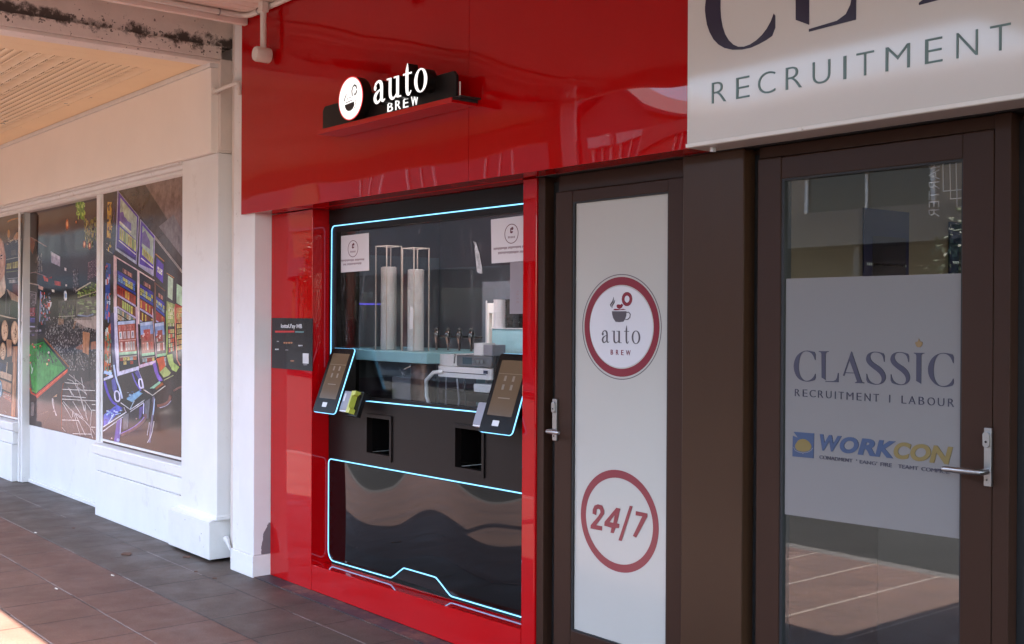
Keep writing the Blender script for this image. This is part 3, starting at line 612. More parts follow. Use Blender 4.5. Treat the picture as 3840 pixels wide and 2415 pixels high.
KB = Crop(1180, 220, 4.3, 3.0745); zb0, zb1 = KB(1180, 858)[1], KB(1180, 712)[1]
for ch, x0, x1 in (('B', 1172, 1255), ('R', 1298, 1382), ('E', 1424, 1504), ('W', 1552, 1662)):
    a_, b_ = KB(x0, 720)[0], KB(x1, 720)[0]
    text('small_letter', ch, M['lit'], a_, b_, zb0, zb1, 3.0745, .003, ls, -.004)
# ================================================================== WHITE SIGN BOARD
YW = 3.150
wsn = thing('white_sign_board', 'large white shop sign box with navy and sage green lettering at top right', 'sign', (-1, 3.2, 2.3))
MB().box(-2.856, 3.2, YW, 3.286, 2.2225, 3.556).build('board', M['sign_white'], wsn, bevel=.003)
MB().box(-2.857, 3.2, YW-.006, YW-.0005, 2.2245, 2.2375).build('edge_trim', M['trim_white'], wsn, bevel=.001)
MB().box(-2.78, -2.768, 3.19, 3.21, 2.206, 2.2215).build('fixing_clip', M['white_plastic'], wsn, bevel=.001)
K = Crop(2550, 0, 1.8667, YW); K.ymid = 500
z0, z1 = K(230, 725)[1], K(230, 580)[1]
letters('sage_letter', K, [('R', 225, 325), ('E', 395, 488), ('C', 548, 668), ('R', 742, 855), ('U', 930, 1053), ('I', 1145, 1165), ('T', 1236, 1358), ('M', 1440, 1610), ('E', 1716, 1838), ('N', 1935, 2085), ('T', 2170, 2315)], z0, z1, M['sage'], YW-.0022, .002, wsn, -.016)
# big serif capitals: traced on the door film, enlarged here
YD = 3.325
L1, L2 = Crop(2950, 1250, 5.406, YD-.003), Crop(3270, 1250, 5.406, YD-.003)
G_C = [(572, 385), (500, 362), (385, 345), (270, 385), (190, 460), (150, 550), (133, 640), (133, 690), (150, 790), (200, 890), (280, 955), (400, 985), (500, 970), (575, 940), (575, 800), (540, 880), (480, 940), (400, 968), (330, 950), (270, 880), (238, 780), (230, 660), (240, 540), (275, 430), (320, 380), (385, 362), (450, 375), (510, 420), (545, 490), (563, 540), (573, 540)]
G_L = [[(640, 360), (838, 362), (838, 375), (800, 385), (778, 415), (775, 945), (740, 922), (698, 895), (695, 415), (680, 385), (640, 372)], [(775, 970), (935, 968), (985, 945), (1010, 900), (1030, 805), (1042, 805), (1040, 992), (775, 985)]]
G_A = [[(1298, 368), (1310, 375), (1500, 950), (1520, 985), (1560, 1000), (1560, 1015), (1375, 1010), (1375, 998), (1410, 980), (1412, 960), (1250, 510)], [(1252, 505), (1266, 528), (1155, 860), (1130, 860), (1135, 845)], [(1165, 790), (1360, 797), (1365, 812), (1160, 808)]]
G_S = [(738, 585), (725, 585), (715, 520), (690, 450), (640, 410), (555, 392), (480, 405), (447, 450), (445, 500), (470, 560), (540, 620), (650, 690), (730, 780), (763, 880), (750, 960), (690, 1030), (580, 1055), (480, 1040), (368, 995), (368, 830), (378, 830), (395, 905), (430, 970), (500, 1020), (575, 1040), (640, 1025), (675, 980), (680, 920), (660, 860), (600, 790), (490, 710), (400, 630), (362, 560), (365, 490), (400, 420), (470, 385), (550, 376), (650, 390), (738, 425)]
G_I = [(838, 392), (1050, 396), (1050, 408), (1010, 420), (988, 450), (983, 1022), (940, 995), (886, 965), (890, 455), (875, 420), (838, 405)]
G_C2 = [(1645, 440), (1560, 410), (1425, 390), (1290, 430), (1190, 520), (1135, 640), (1122, 740), (1140, 850), (1190, 950), (1290, 1050), (1430, 1095), (1540, 1085), (1645, 1050), (1645, 895), (1600, 985), (1530, 1050), (1430, 1075), (1340, 1050), (1270, 960), (1240, 840), (1236, 720), (1250, 600), (1290, 490), (1340, 430), (1420, 408), (1500, 420), (1570, 470), (1610, 540), (1632, 605), (1645, 605)]
G_LEAF = [(940, 105), (960, 155), (985, 178), (1000, 165), (1015, 200), (1000, 245), (965, 285), (945, 278), (925, 287), (890, 260), (865, 200), (880, 168), (905, 178), (925, 150)]
def rounded(pts): return smooth_loop(pts, 1)
CL = [[rounded(L1.many(G_C))], [L1.many(p) for p in G_L], [L1.many(p) for p in G_A], [rounded(L2.many([(x-493, y-7) for x, y in G_S]))], [rounded(L2.many(G_S))], [L2.many(G_I)], [rounded(L2.many(G_C2))]]
cw = max(p[0] for p in CL[0][0])-min(p[0] for p in CL[0][0]); c0 = min(p[0] for p in CL[0][0]); cb_ = min(p[1] for p in CL[0][0])
sx0, sx1, sb = K(178, 0)[0], K(668, 240)[0], K(410, 354)[1]; sc = (sx1-sx0)/cw
for g in CL[:3]:
    polys('navy_letter', None, [[(sx0+(x-c0)*sc, sb+(z-cb_)*sc) for x, z in p] for p in g], M['navy'], YW-.0022, .002, wsn)
# ================================================================== BRONZE FRAMING AND DOORS
YB_ = 3.296
def xat(px, y=YB_): return at(px, 1200, y)[0]
bf = thing('bronze_framing', 'dark bronze metal door framing and wide pillar between the kiosk and the glass doors', 'framing', (-2.8, 3.4, 0))
ztop = 2.2205
b = MB()
b.box(-3.884, -3.838, 3.31, 3.45, .0, ztop)                       # jamb beside the red post
b.box(-3.838, -3.772, 3.372, 3.45, .0, ztop)                      # rebate
b.box(-3.772, -3.005, 3.335, 3.45, 2.148, ztop)                   # head over the first door
b.box(-2.705, -2.662, 3.36, 3.45, .0, ztop)
b.box(-2.662, -1.765, 3.325, 3.45, 2.178, ztop)
b.box(-1.764, -1.712, 3.315, 3.45, .0, ztop)
b.box(-1.712, -1.668, 3.372, 3.45, .0, ztop); b.box(-1.668, 1.5, 3.335, 3.45, 2.10, ztop); b.box(-1.668, 1.5, 3.335, 3.45, .0, .10)
b.build('frame', M['bronze'], bf, bevel=.003)
MB().box(-3.884, 1.5, 3.2975, 3.399, 2.2222, 2.30).build('lintel', M['black_matt'], bf)
MB().box(-3.004, -2.706, 3.292, 3.45, .0, ztop).build('pillar', M['bronze_pillar'], bf, bevel=.004)
MB().box(-3.00, -2.71, 3.284, 3.2915, .0, .06).build('kick_plate', M['bronze'], bf, bevel=.002)
MB().box(-3.837, -3.774, 3.362, 3.3715, .0, 2.2).box(-2.704, -2.663, 3.352, 3.3595, .0, 2.2).box(-1.711, -1.669, 3.362, 3.3715, .0, 2.2).build('rebate_seal', M['gasket'], bf)
MB().box(-1.667, 1.4, 3.385, 3.395, .1, 2.1).build('side_light', M['glass_dark'], bf)
def door(name, label, x0, xg0, xg1, x1, zg0, zg1, ztop_):
    d = thing(name, label, 'door', ((x0+x1)/2, 3.34, 0)); yf = 3.315
    MB().box(x0, xg0, yf, 3.365, .012, ztop_).build('stile', M['bronze'], d, bevel=.003)
    MB().box(xg1, x1, yf, 3.365, .012, ztop_).build('stile', M['bronze'], d, bevel=.003)
    MB().box(xg0+.0005, xg1-.0005, yf+.0015, 3.364, zg1, ztop_-.001).build('top_rail', M['bronze'], d, bevel=.003)
    MB().box(xg0+.0005, xg1-.0005, yf+.0015, 3.364, .013, zg0).build('bottom_rail', M['bronze'], d, bevel=.003)
    g = .012
    MB().box(xg0+.0003, xg0+g, yf+.004, 3.36, zg0, zg1).box(xg1-g*.4, xg1-.0003, yf+.004, 3.36, zg0, zg1).box(xg0+g, xg1-g*.4, yf+.004, 3.36, zg1-g*.6, zg1-.0003).box(xg0+g, xg1-g*.4, yf+.004, 3.36, zg0+.0003, zg0+g*.5).build('gasket', M['gasket'], d)
    return d
x = lambda px: at(px, 1200, YD)[0]
KD = Crop(0, 0, 1, YD)
d1 = door('glass_door', 'bronze framed door with white frosted glass carrying a round coffee emblem and a round-the-clock sign', -3.771, x(2150), x(2509), -3.006, KD(2142, 2357)[1]-.004, KD(2300, 745)[1]+.004, 2.146)
MB().box(x(2157), x(2507), YD+.003, YD+.011, KD(2142, 2357)[1], KD(2300, 745)[1]).build('frosted_pane', M['film'], d1)
d2 = door('glass_door', 'bronze framed clear glass door with a wide grey band of company lettering across its middle', -2.661, x(2932), x(3612), -1.766, .20, KD(3200, 646)[1]+.004, 2.176)
MB().box(x(2940), x(3610), YD+.004, YD+.014, .20, KD(3200, 646)[1]).build('pane', M['glass_dark'], d2)
# lever handles
KH = Crop(2040, 1480, 7.968, 3.305)
def handle(d, xp0, xp1, zp0, zp1, lx0, lx1, zl, flip):
    h = MB().box(xp0, xp1, 3.302, 3.3148, zp0, zp1).build('handle', M['steel'], d, bevel=.0015)
    r = .0095; px = xp1-.012 if flip else (xp0+xp1)/2
    if flip: pts = [(px, 3.302, zl), (px, 3.275, zl), (px-.004, 3.262, zl), (px-.02, 3.255, zl), (lx0+.01, 3.253, zl), (lx0, 3.253, zl)]
    else: pts = [(px, 3.302, zl), (px, 3.272, zl), (px+.004, 3.26, zl), (px+.016, 3.255, zl), (lx1-.02, 3.254, zl), (lx1, 3.258, zl)]
    b = MB(); b.tube(pts, r, 14, radii=[r, r, r, r, r*.95, r*.8]); lv = b.build('lever', M['steel'], d, smooth=True)
    b = MB(); xm = (xp0+xp1)/2-.002; hh = zp1-zp0
    b.extr_y([(xm+.011*math.cos(2*math.pi*i/24), (zp0+hh*.80)+(.013 if math.sin(2*math.pi*i/24) > 0 else -.013)+.011*math.sin(2*math.pi*i/24)) for i in range(24)], 3.295, 3.302)
    b.build('lock_turn', M['steel'], d, bevel=.001)
    b = MB()
    for zz, rr in ((zp0+.02, .0035), (zp1-.02, .003), (zp0+hh*.765, .004)): b.extr_y([(xm+rr*math.cos(2*math.pi*i/12), zz+rr*math.sin(2*math.pi*i/12)) for i in range(12)], 3.2942 if rr == .004 else 3.3005, 3.303)
    b.build('screw', M['dark_chrome'], d)
hz = lambda yy: KH(320, yy)[1]
handle(d1, KH(262, 500)[0], KH(382, 500)[0], hz(1370), hz(130), 0, KH(785, 1080)[0]-.02, hz(1075), False)
KH2 = Crop(3540, 1590, 6.055, 3.305)
handle(d2, KH2(915, 700)[0], KH2(1080, 700)[0], KH2(980, 1418)[1], KH2(1000, 90)[1], KH2(172, 1020)[0]-.0, 0, KH2(980, 1075)[1], True)
# emblem on the frosted pane
Ys = YD+.002; K = Crop(2150, 1000, 3.3649, Ys)
def ring(name, K_, xo0, xo1, to, bo, inner, m, d, y=Ys):
    (tx, ty), (bx_, by) = to, bo; X0, X1 = K_(xo0, (ty+by)/2)[0], K_(xo1, (ty+by)/2)[0]; Z1, Z0 = K_(tx, ty)[1], K_(bx_, by)[1]
    cx, cz, rx, rz = (X0+X1)/2, (Z0+Z1)/2, (X1-X0)/2, (Z1-Z0)/2
    return plate(name, [ellipse(cx, cz, rx, rz), ellipse(cx, cz, rx-inner, rz-inner*1.05)], m, y, .0008, d), (cx, cz, rx, rz)
_, (cx, cz, rx, rz) = ring('emblem_line', K, 113, 1113, (620, 92), (600, 1427), .0035, M['charcoal'], d1)
ring('emblem_ring', K, 140, 1087, (620, 128), (602, 1390), .0315, M['claret'], d1)
plate('emblem_disc', [ellipse(cx, cz, rx-.048, rz-.05)], mat('disc_white', (.60, .59, .61), .14, wave=(2, .002)), Ys+.0002, .0006, d1)
polys('cup_mark', K, [[(488, 562), (672, 562), (668, 620), (655, 660), (632, 695), (580, 701), (535, 695), (505, 650), (492, 600)]], M['charcoal'], Ys-.0012, .001, d1)
b = MB(); px2m = lambda ws: [w_/3.3649/F_PX*4.9 for w_ in ws]
strip_mb(b, K.many([(672, 578), (700, 574), (721, 600), (715, 640), (690, 665), (655, 670)]), px2m([12, 13, 13, 14, 14, 8]), Ys-.0016, Ys-.0004)
strip_mb(b, K.many([(472, 505), (470, 480), (500, 440), (512, 385)]), px2m([4, 16, 22, 2]), Ys-.0016, Ys-.0004)
strip_mb(b, K.many([(490, 522), (488, 497), (515, 455), (527, 420)]), px2m([4, 14, 15, 3]), Ys-.0016, Ys-.0004)
o = b.build('steam_mark', M['charcoal'], d1); fix_normals(o)
zc = (K(680, 318)[1]+K(682, 500)[1])/2; xc = (K(612, 408)[0]+K(745, 408)[0])/2; rx_ = (K(745, 408)[0]-K(612, 408)[0])/2; rz_ = (K(680, 318)[1]-K(682, 500)[1])/2
plate('donut_mark', [ellipse(xc, zc, rx_, rz_, 14), ellipse(xc, zc, rx_*.48, rz_*.48, 24)], M['claret'], Ys-.0012, .001, d1)
polys('bean_mark', K, [[(545, 495), (560, 475), (600, 478), (615, 465), (630, 485), (615, 515), (585, 535), (555, 520)], [(503, 548), (525, 530), (570, 533), (590, 540), (630, 530), (668, 543), (600, 547), (540, 552)]], M['claret'], Ys-.0012, .001, d1)
auto_letters('emblem_letter', [('a', K(357, 900)[0], K(455, 900)[0]), ('u', K(490, 900)[0], K(605, 900)[0]), ('t', K(642, 900)[0], K(706, 900)[0]), ('o', K(738, 900)[0], K(845, 900)[0])], K(450, 962)[1], K(400, 804)[1], Ys-.0012, .001, M['charcoal'], d1, .72)
K.ymid = 1080; letters('emblem_small_letter', K, [('B', 473, 503), ('R', 540, 572), ('E', 605, 635), ('W', 665, 723)], K(490, 1111)[1], K(490, 1047)[1], M['claret'], Ys-.0012, .001, d1, .004)
K = Crop(2170, 1750, 3.606, Ys)
ring('hours_ring', K, 28, 1083, (500, 40), (620, 1445), .0315, M['claret'], d1)
polys('hours_figure', K, [[(190, 635), (192, 580), (215, 525), (262, 508), (320, 525), (347, 590), (345, 640), (310, 690), (240, 790), (318, 805), (316, 865), (162, 835), (165, 790), (270, 665), (297, 620), (292, 585), (268, 568), (242, 580), (238, 655)]], M['claret'], Ys-.0012, .001, d1)
plate('hours_figure', [K.many([(512, 555), (565, 568), (518, 765), (553, 775), (545, 832), (497, 828), (475, 898), (432, 893), (447, 828), (348, 798), (352, 745)]), K.many([(490, 652), (470, 758), (418, 748)])], M['claret'], Ys-.0012, .001, d1)
polys('hours_slash', K, [[(693, 527), (730, 537), (582, 1005), (540, 995)]], M['claret'], Ys-.0012, .001, d1)
polys('hours_figure', K, [[(775, 600), (930, 632), (928, 680), (778, 960), (735, 935), (862, 672), (772, 658)]], M['claret'], Ys-.0012, .001, d1)
# grey film band with the company lettering on the second door
K = KD
fz = [(x(2946), K(2946, 1929)[1]), (x(3609), K(3600, 2021)[1]), (x(3609), K(3611, 1025)[1]), (x(2946), K(2946, 1045)[1])]
MB().extr_y(fz, YD+.0015, YD+.0035).build('film_band', M['film_dark'], d2)
Yv = YD+.0005
dn = mat('dusk_vinyl', (.030, .027, .050), .4); 
for g in CL: polys('company_letter', None, g, dn, Yv-.0012, .002, d2)
polys('leaf_mark', L2, [G_LEAF], M['amber'], Yv-.0012, .002, d2)
L1.ymid = 1200; L2.ymid = 1320
z0, z1 = L1(160, 1272)[1], L1(160, 1127)[1]
letters('line_letter', L1, [('R', 157, 252), ('E', 315, 405), ('C', 455, 572), ('R', 625, 730), ('U', 787, 895), ('I', 965, 983), ('T', 1040, 1142), ('M', 1203, 1338), ('E', 1408, 1502), ('N', 1568, 1685)], z0, z1, dn, Yv-.0012, .002, d2, -.012)
letters('line_letter', L2, [('T', 17, 123), ('I', 337, 354), ('L', 587, 680), ('A', 733, 868), ('B', 935, 1045), ('O', 1113, 1262), ('U', 1325, 1452), ('R', 1530, 1650)], z0, z1, dn, Yv-.0012, .002, d2, -.012)
K = Crop(2950, 1600, 3.594, Yv); K.ymid = 260
z0, z1 = K(450, 318)[1], K(455, 100)[1]
letters('blue_letter', K, [('W', 447, 740), ('O', 716, 970), ('R', 957, 1208), ('K', 1192, 1470)], z0, z1, M['blue_v'], Yv-.0012, .002, d2, .045, .22)
letters('gold_letter', K, [('C', 1443, 1680), ('O', 1668, 1945), ('N', 1925, 2243)], z0, z1, M['gold_v'], Yv-.0012, .002, d2, .045, .22)
polys('badge', K, [[(95, 68), (370, 90), (362, 425), (80, 400), (85, 122), (155, 150)]], M['blue_v'], Yv-.0012, .002, d2)
polys('badge_helmet', K, [smooth_loop([(112, 270), (125, 230), (165, 175), (225, 162), (280, 180), (325, 225), (342, 275), (310, 325), (220, 342), (140, 318)], 1)], M['gold_v'], Yv-.0018, .002, d2)
b = MB(); strip_mb(b, K.many([(95, 272), (118, 318), (160, 340), (222, 353), (290, 342), (330, 320), (354, 288)]), .0018, Yv-.0022, Yv-.001); b.extr_y(K.many([(218, 354), (230, 354), (224, 370)][::-1]), Yv-.0023, Yv-.001); o = b.build('badge_line', M['film_dark'], d2); fix_normals(o)
zs0, zs1 = K(445, 432)[1], K(445, 384)[1]
for wd, x0, x1 in (('CONADMENT', 443, 885), ('·', 936, 948), ("EANG'", 985, 1218), ('FIRE', 1265, 1418), ('TEAMT', 1503, 1772), ('COMPICE.', 1817, 2205)):
    zz = (zs0+.008, zs0+.012) if wd == '·' else (zs0, zs1)
    text('small_line', wd, dn, K(x0, 470)[0], K(x1, 470)[0], zz[0], zz[1], Yv-.0012, .002, d2, -.004)
# lettering stuck inside the upper pane, seen from behind
K = Crop(2900, 590, 3.2216, YD+.016); ghost = mat('ghost_vinyl', (.42, .39, .37), .6)
text('reversed_word', 'HARTER', ghost, K(1878, 400)[0], K(2005, 400)[0], K(1940, 725)[1], K(1940, 20)[1], YD+.0155, .001, d2, -.012, mirror=True, turn=True)
b = MB()
for x0, y0, x1, y1 in ((2050, 60, 2055, 412), (2133, 60, 2143, 505), (2208, 60, 2222, 605)): strip_mb(b, K.many([(x0, y0), (x1, y1)]), .0035, YD+.0151, YD+.016)
for x0, y0, x1, y1 in ((2050, 410, 2290, 388), (2136, 503, 2290, 490), (2214, 603, 2290, 597)): strip_mb(b, K.many([(x0, y0), (x1, y1)]), .0035, YD+.0154, YD+.016)
o = b.build('square_outlines', ghost, d2); fix_normals(o)
# ================================================================== OFFICE ROOM behind the second door
rm = thing('office_room', 'dim beige office interior seen through the clear glass door', 'room', (0, 6, 0))
b = MB(); b.face([(-3.0, 3.46, 0), (-3.0, 9, 0), (-3.0, 9, 2.7), (-3.0, 3.46, 2.7)][::-1]); b.box(-3.0, -2.4, 9, 9.1, 0, 2.7).box(2.4, 3, 9, 9.1, 0, 2.7).box(-2.4, 2.4, 9, 9.1, 2.45, 2.7).box(-2.4, 2.4, 9, 9.1, 0, .7); b.face([(3, 3.46, 0), (3, 3.46, 2.7), (3, 9, 2.7), (3, 9, 0)][::-1])  # back wall left open, an added gap letting daylight brighten the room
b.build('wall', M['room'], rm)
MB().box(-3.1, 3.1, 3.465, 9.1, 2.7, 2.8).build('ceiling', M['room'], rm)
MB().box(-3.05, 3, 3.46, 9, .004, .02).build('carpet', mat('carpet', (.016, .015, .016), .9, var=.15, vscale=30), rm)
MB().box(-3.1, -3.002, 3.46, 3.9, 0.02, 2.7).build('nib_wall', M['room'], rm)
cb2 = thing('added_dark_block', 'added low dark block that darkens the office wall behind the lettered door', 'added block', (-2.75, 5.5, .02))  # dark block added so the lower room looks dark through the glass
MB().box(-2.998, -2.55, 3.92, 8.6, .021, .93).build('body', M['black_satin'], cb2, bevel=.004)
MB().box(-2.998, -2.53, 3.90, 8.62, .931, .955).build('top', mat('dark_block_top', (.05, .04, .035), .5), cb2, bevel=.003)
def wall_poster(px0, px1, pyt0, pyt1, pyb, label):
    def onx(px, py, X=-2.994):
        d = _r3*((px-1920)/F_PX)-_u3*((py-1207.5)/F_PX)+_f2; t = X/d.x; return d.y*t, CAM_H+d.z*t
    y0, z1 = onx(px0, pyt0); y1, _ = onx(px1, pyt1); z0 = onx(px0, pyb)[1]-.25
    t = thing('wall_poster', label, 'poster', (-2.994, (y0+y1)/2, z0), 'navy posters on the office wall')
    MB().box(-2.998, -2.99, y0, y1, z0, z1).build('sheet', M['poster_blue'], t)
    b = MB(); rr = random.Random(3); yy = y0+(y1-y0)*.06
    while yy < y0+(y1-y0)*.93:
        s_ = rr.uniform(.006, .018); b.box(-2.9895, -2.9885, yy, yy+s_, z0+.30, z0+.312); yy += s_+.004
    b.build('caption', M['grey_plastic'], t)
    MB().box(-2.9895, -2.9885, y0+(y1-y0)*.18, y1-(y1-y0)*.08, z0+(z1-z0)*.42, z0+(z1-z0)*.78).build('picture', mat('poster_picture', (.035, .026, .045), .8, spec=.1, var=.6, vscale=4), t)
wall_poster(2900+1090/3.2216, 2900+1632/3.2216, 590+607/3.2216, 590+703/3.2216, 590+1436/3.2216, 'navy poster with a pale picture hung on the office wall behind the reversed lettering')
wall_poster(2900+2125/3.2216, 2900+2700/3.2216, 590+775/3.2216, 590+870/3.2216, 590+1405/3.2216, 'navy poster on the office wall cut off by the right stile of the clear door')
# ================================================================== COFFEE KIOSK
kk = thing('coffee_kiosk', 'black self-service coffee kiosk with glowing blue line lights set in the red niche', 'kiosk', (-4.93, 3.6, .16))
YK = 3.410; XL, XR = -5.889, -3.981
rect = lambda x0, x1, z0, z1: [(x0, z0), (x1, z0), (x1, z1), (x0, z1)]
W0, W1, WZ0, WZ1 = -5.805, -4.02, 1.150, 2.092
H1 = (-5.456, -5.226, .842, 1.038); H2 = (-4.624, -4.408, .848, 1.044)
plate('front_panel', [rect(XL+.002, XR-.002, .19, 2.2205), rect(W0, W1, WZ0, WZ1), rect(*H1), rect(*H2)], M['black_satin'], YK, .03, kk)
MB().box(XL+.004, XR-.004, YK-.004, YK-.0005, 2.14, 2.219).build('header', M['black_satin'], kk)
low = [(-5.866, .758), (-3.985, .772), (-3.985, .212), (-4.652, .200), (-4.783, .269), (-5.088, .266), (-5.215, .193), (-5.82, .182), (-5.866, .215)]
MB().extr_y(low[::-1], YK-.004, YK-.0003).build('lower_panel', M['black_gloss'], kk)
for hx0, hx1, hz0, hz1 in (H1, H2):
    h = plate('hatch', [rect(hx0-.016, hx1+.018, hz0-.032, hz1+.020), rect(hx0, hx1, hz0, hz1)], M['black_satin'], YK-.008, .0078, kk)
    b = MB()
    b.box(hx0-.004, hx1+.004, YK+.032, YK+.16, hz0-.012, hz0-.002); b.box(hx0-.004, hx1+.004, YK+.032, YK+.16, hz1+.002, hz1+.012)
    b.box(hx0-.014, hx0-.004, YK+.032, YK+.16, hz0, hz1); b.box(hx1+.004, hx1+.014, YK+.032, YK+.16, hz0, hz1); b.box(hx0-.01, hx1+.01, YK+.161, YK+.17, hz0, hz1)
    o = b.build('hatch_well', M['black_gloss'], kk)
    o = MB().box(hx0+.062, hx0+.07, YK+.09, YK+.098, hz1-.09, hz1-.005).build('spout', M['dark_chrome'], kk)
MB().box(W0-.01, W1+.01, YK+.032, YK+.038, WZ0-.01, WZ1+.01).build('window_glass', M['glass'], kk)
def neon(name, pts, r=.0031):
    P = [Vector((x_, YK-.0048, z_)) for x_, z_ in pts]; MB().tube(P, r, 8).build(name, M['neon'], kk, smooth=True)
def corner(cx, cz, r, a0, a1, n=6): return [(cx+r*math.cos(math.radians(a0+(a1-a0)*i/n)), cz+r*math.sin(math.radians(a0+(a1-a0)*i/n))) for i in range(n+1)]
neon('light_line', [(-5.858, 1.30), (-5.852, 2.09)]+corner(-5.822, 2.095, .030, 180, 90)+[(-3.984, 2.1285)])
neon('light_line', [(-5.50, 1.127), (-3.984, 1.138)])
neon('light_line', [(-3.984, .779), (-5.85, .7645)]+corner(-5.848, .7345, .030, 90, 180)+[(-5.878, .232)]+corner(-5.818, .232, .060, 180, 268)+[(-5.225, .1835)]+smooth_loop([(-5.225, .1835), (-5.2, .186), (-5.092, .256), (-5.075, .2595)], 1, False)+[(-4.80, .2625)]+smooth_loop([(-4.80, .2625), (-4.78, .259), (-4.672, .196), (-4.650, .191)], 1, False)+[(-3.984, .2025)])
# cabinet interior
b = MB(); b.box(-6.45, -6.44, 3.46, 4.6, 1.0, 2.3); b.box(-3.97, -3.96, 3.46, 4.6, 1.0, 2.3); b.box(-6.45, -3.96, 4.6, 4.61, 1.0, 2.3)
b.build('inner_wall', M['plum'], kk)
MB().box(-6.44, -3.97, 3.46, 4.6, 2.30, 2.31).build('inner_ceiling', M['plum'], kk)
MB().box(-6.44, -5.30, 4.56, 4.595, 1.2, 1.93).box(-6.41, -6.38, 3.9, 4.55, 1.2, 2.0).build('slate_panel', M['slate'], kk)
MB().box(-5.16, -4.58, 3.985, 4.0, 1.405, 1.80).build('slate_panel', M['slate'], kk)
MB().box(-6.44, -3.97, 3.46, 4.6, 1.06, 1.075).build('inner_floor', M['black_gloss'], kk)
MB().box(-6.40, -5.10, 3.56, 4.2, 1.343, 1.403).build('teal_counter', M['teal'], kk, bevel=.004)
MB().box(-5.095, -4.0, 3.66, 4.2, 1.15, 1.20).build('dark_base', M['black_satin'], kk, bevel=.003)
MB().lathe([(.06, 1.076), (.075, 1.085), (.075, 1.33), (.06, 1.34)], -5.36, 3.72, 28).build('copper_canister', mat('copper_dark', (.10, .045, .03), .35, metal=.6, var=.3, vscale=9), kk, smooth=True)
MB().box(-5.66, -5.46, 3.70, 3.9, 1.077, 1.25).build('pump_box', M['grey_plastic'], kk, bevel=.008)
for hp, hr, hm in (([(-5.20, 3.66, 1.08), (-5.215, 3.64, 1.16), (-5.19, 3.62, 1.25), (-5.12, 3.62, 1.295), (-5.06, 3.64, 1.30)], .011, 'white_plastic'), ([(-5.55, 3.72, 1.25), (-5.52, 3.66, 1.30), (-5.44, 3.64, 1.30), (-5.36, 3.68, 1.338)], .006, 'chrome'), ([(-4.93, 3.645, 1.09), (-4.90, 3.63, 1.16), (-4.92, 3.63, 1.27)], .005, 'grey_plastic'), ([(-4.86, 3.645, 1.09), (-4.84, 3.63, 1.18), (-4.86, 3.63, 1.27)], .005, 'black_matt')): MB().tube([(*p_,) for p_ in hp], hr, 10).build('hose', M[hm], kk, smooth=True)
MB().box(-5.30, -5.02, 4.05, 4.07, 1.08, 1.34).build('teal_back', M['teal'], kk)
MB().box(-5.24, -5.02, 4.45, 4.47, 1.2, 2.22).build('navy_column', M['navy_panel'], kk)
MB().lathe([(.018, 2.285), (.024, 2.29), (.024, 2.2995)], -5.05, 3.82, 20).build('small_lamp', mat('amber_lamp', (.8, .6, .4), .4, emit=(1, .48, .2), estr=5), kk)
MB().box(-5.85, -4.05, 3.47, 3.52, 2.272, 2.297).build('hidden_fill_strip', mat('cool_fill', (.8, .8, .8), .4, emit=(.98, .97, 1), estr=3.8), kk)  # added unseen strip above the window, brightens the kiosk interior
MB().box(-6.379, -6.3745, 3.90, 4.2, 1.676, 1.684).build('violet_reflection', mat('violet_reflection', (.1, .1, .2), .4, emit=(.12, .10, .8), estr=.11), kk)  # glowing strip stands in for a violet reflection
# cup dispensers
def dispenser(x0, y0, ztop, stack, label):
    t = thing('cup_dispenser', label, 'cup dispenser', (x0+.058, y0+.04, 1.4035), 'tall cup tubes in the kiosk')
    wd, dp, z0, e = .120, .108, 1.4035, .0028
    b = MB()
    for ax in (x0, x0+wd-2*e):
        for ay in (y0, y0+dp-2*e): b.box(ax, ax+2*e, ay, ay+2*e, z0, ztop)
    for zz in (ztop-2*e,):
        b.box(x0+2*e, x0+wd-2*e, y0, y0+2*e, zz, ztop).box(x0+2*e, x0+wd-2*e, y0+dp-2*e, y0+dp, zz, ztop).box(x0, x0+2*e, y0+2*e, y0+dp-2*e, zz, ztop).box(x0+wd-2*e, x0+wd, y0+2*e, y0+dp-2*e, zz, ztop)
    b.build('frame', mat('tan_edge', (.42, .36, .31), .3), t)
    MB().box(x0+2*e, x0+wd-2*e, y0+.001, y0+.003, z0, ztop-2*e).box(x0+wd-.003, x0+wd-.001, y0+2*e, y0+dp-2*e, z0, ztop-2*e).build('clear_wall', M['clear'], t)
    prof = []; z = z0+.002; r = .0475
    while z < stack: prof += [(r-.002, z), (r, z+.009), (r, z+.0105)]; z += .0115
    prof += [(r-.006, z), (r-.010, z+.003)]
    MB().lathe(prof, x0+wd/2, y0+dp/2+.001, 32).build('cup_stack', M['cup'], t, smooth=True)
dispenser(-5.733, 3.63, 2.014, 1.885, 'taller cup tube on the teal counter nearest the left notice')
dispenser(-5.452, 3.63, 1.990, 1.865, 'second cup tube on the teal counter, nearer the taps, with a torn label')
lb = [o for o in bpy.data.objects if o.name.startswith('cup_dispenser') and 'torn' in o.get('label', '')][0]
MB().extr_y([(-5.372, 1.53), (-5.338, 1.528), (-5.334, 1.60), (-5.340, 1.648), (-5.362, 1.662), (-5.366, 1.60)], 3.6282, 3.6292).build('torn_label', M['white_plastic'], lb)
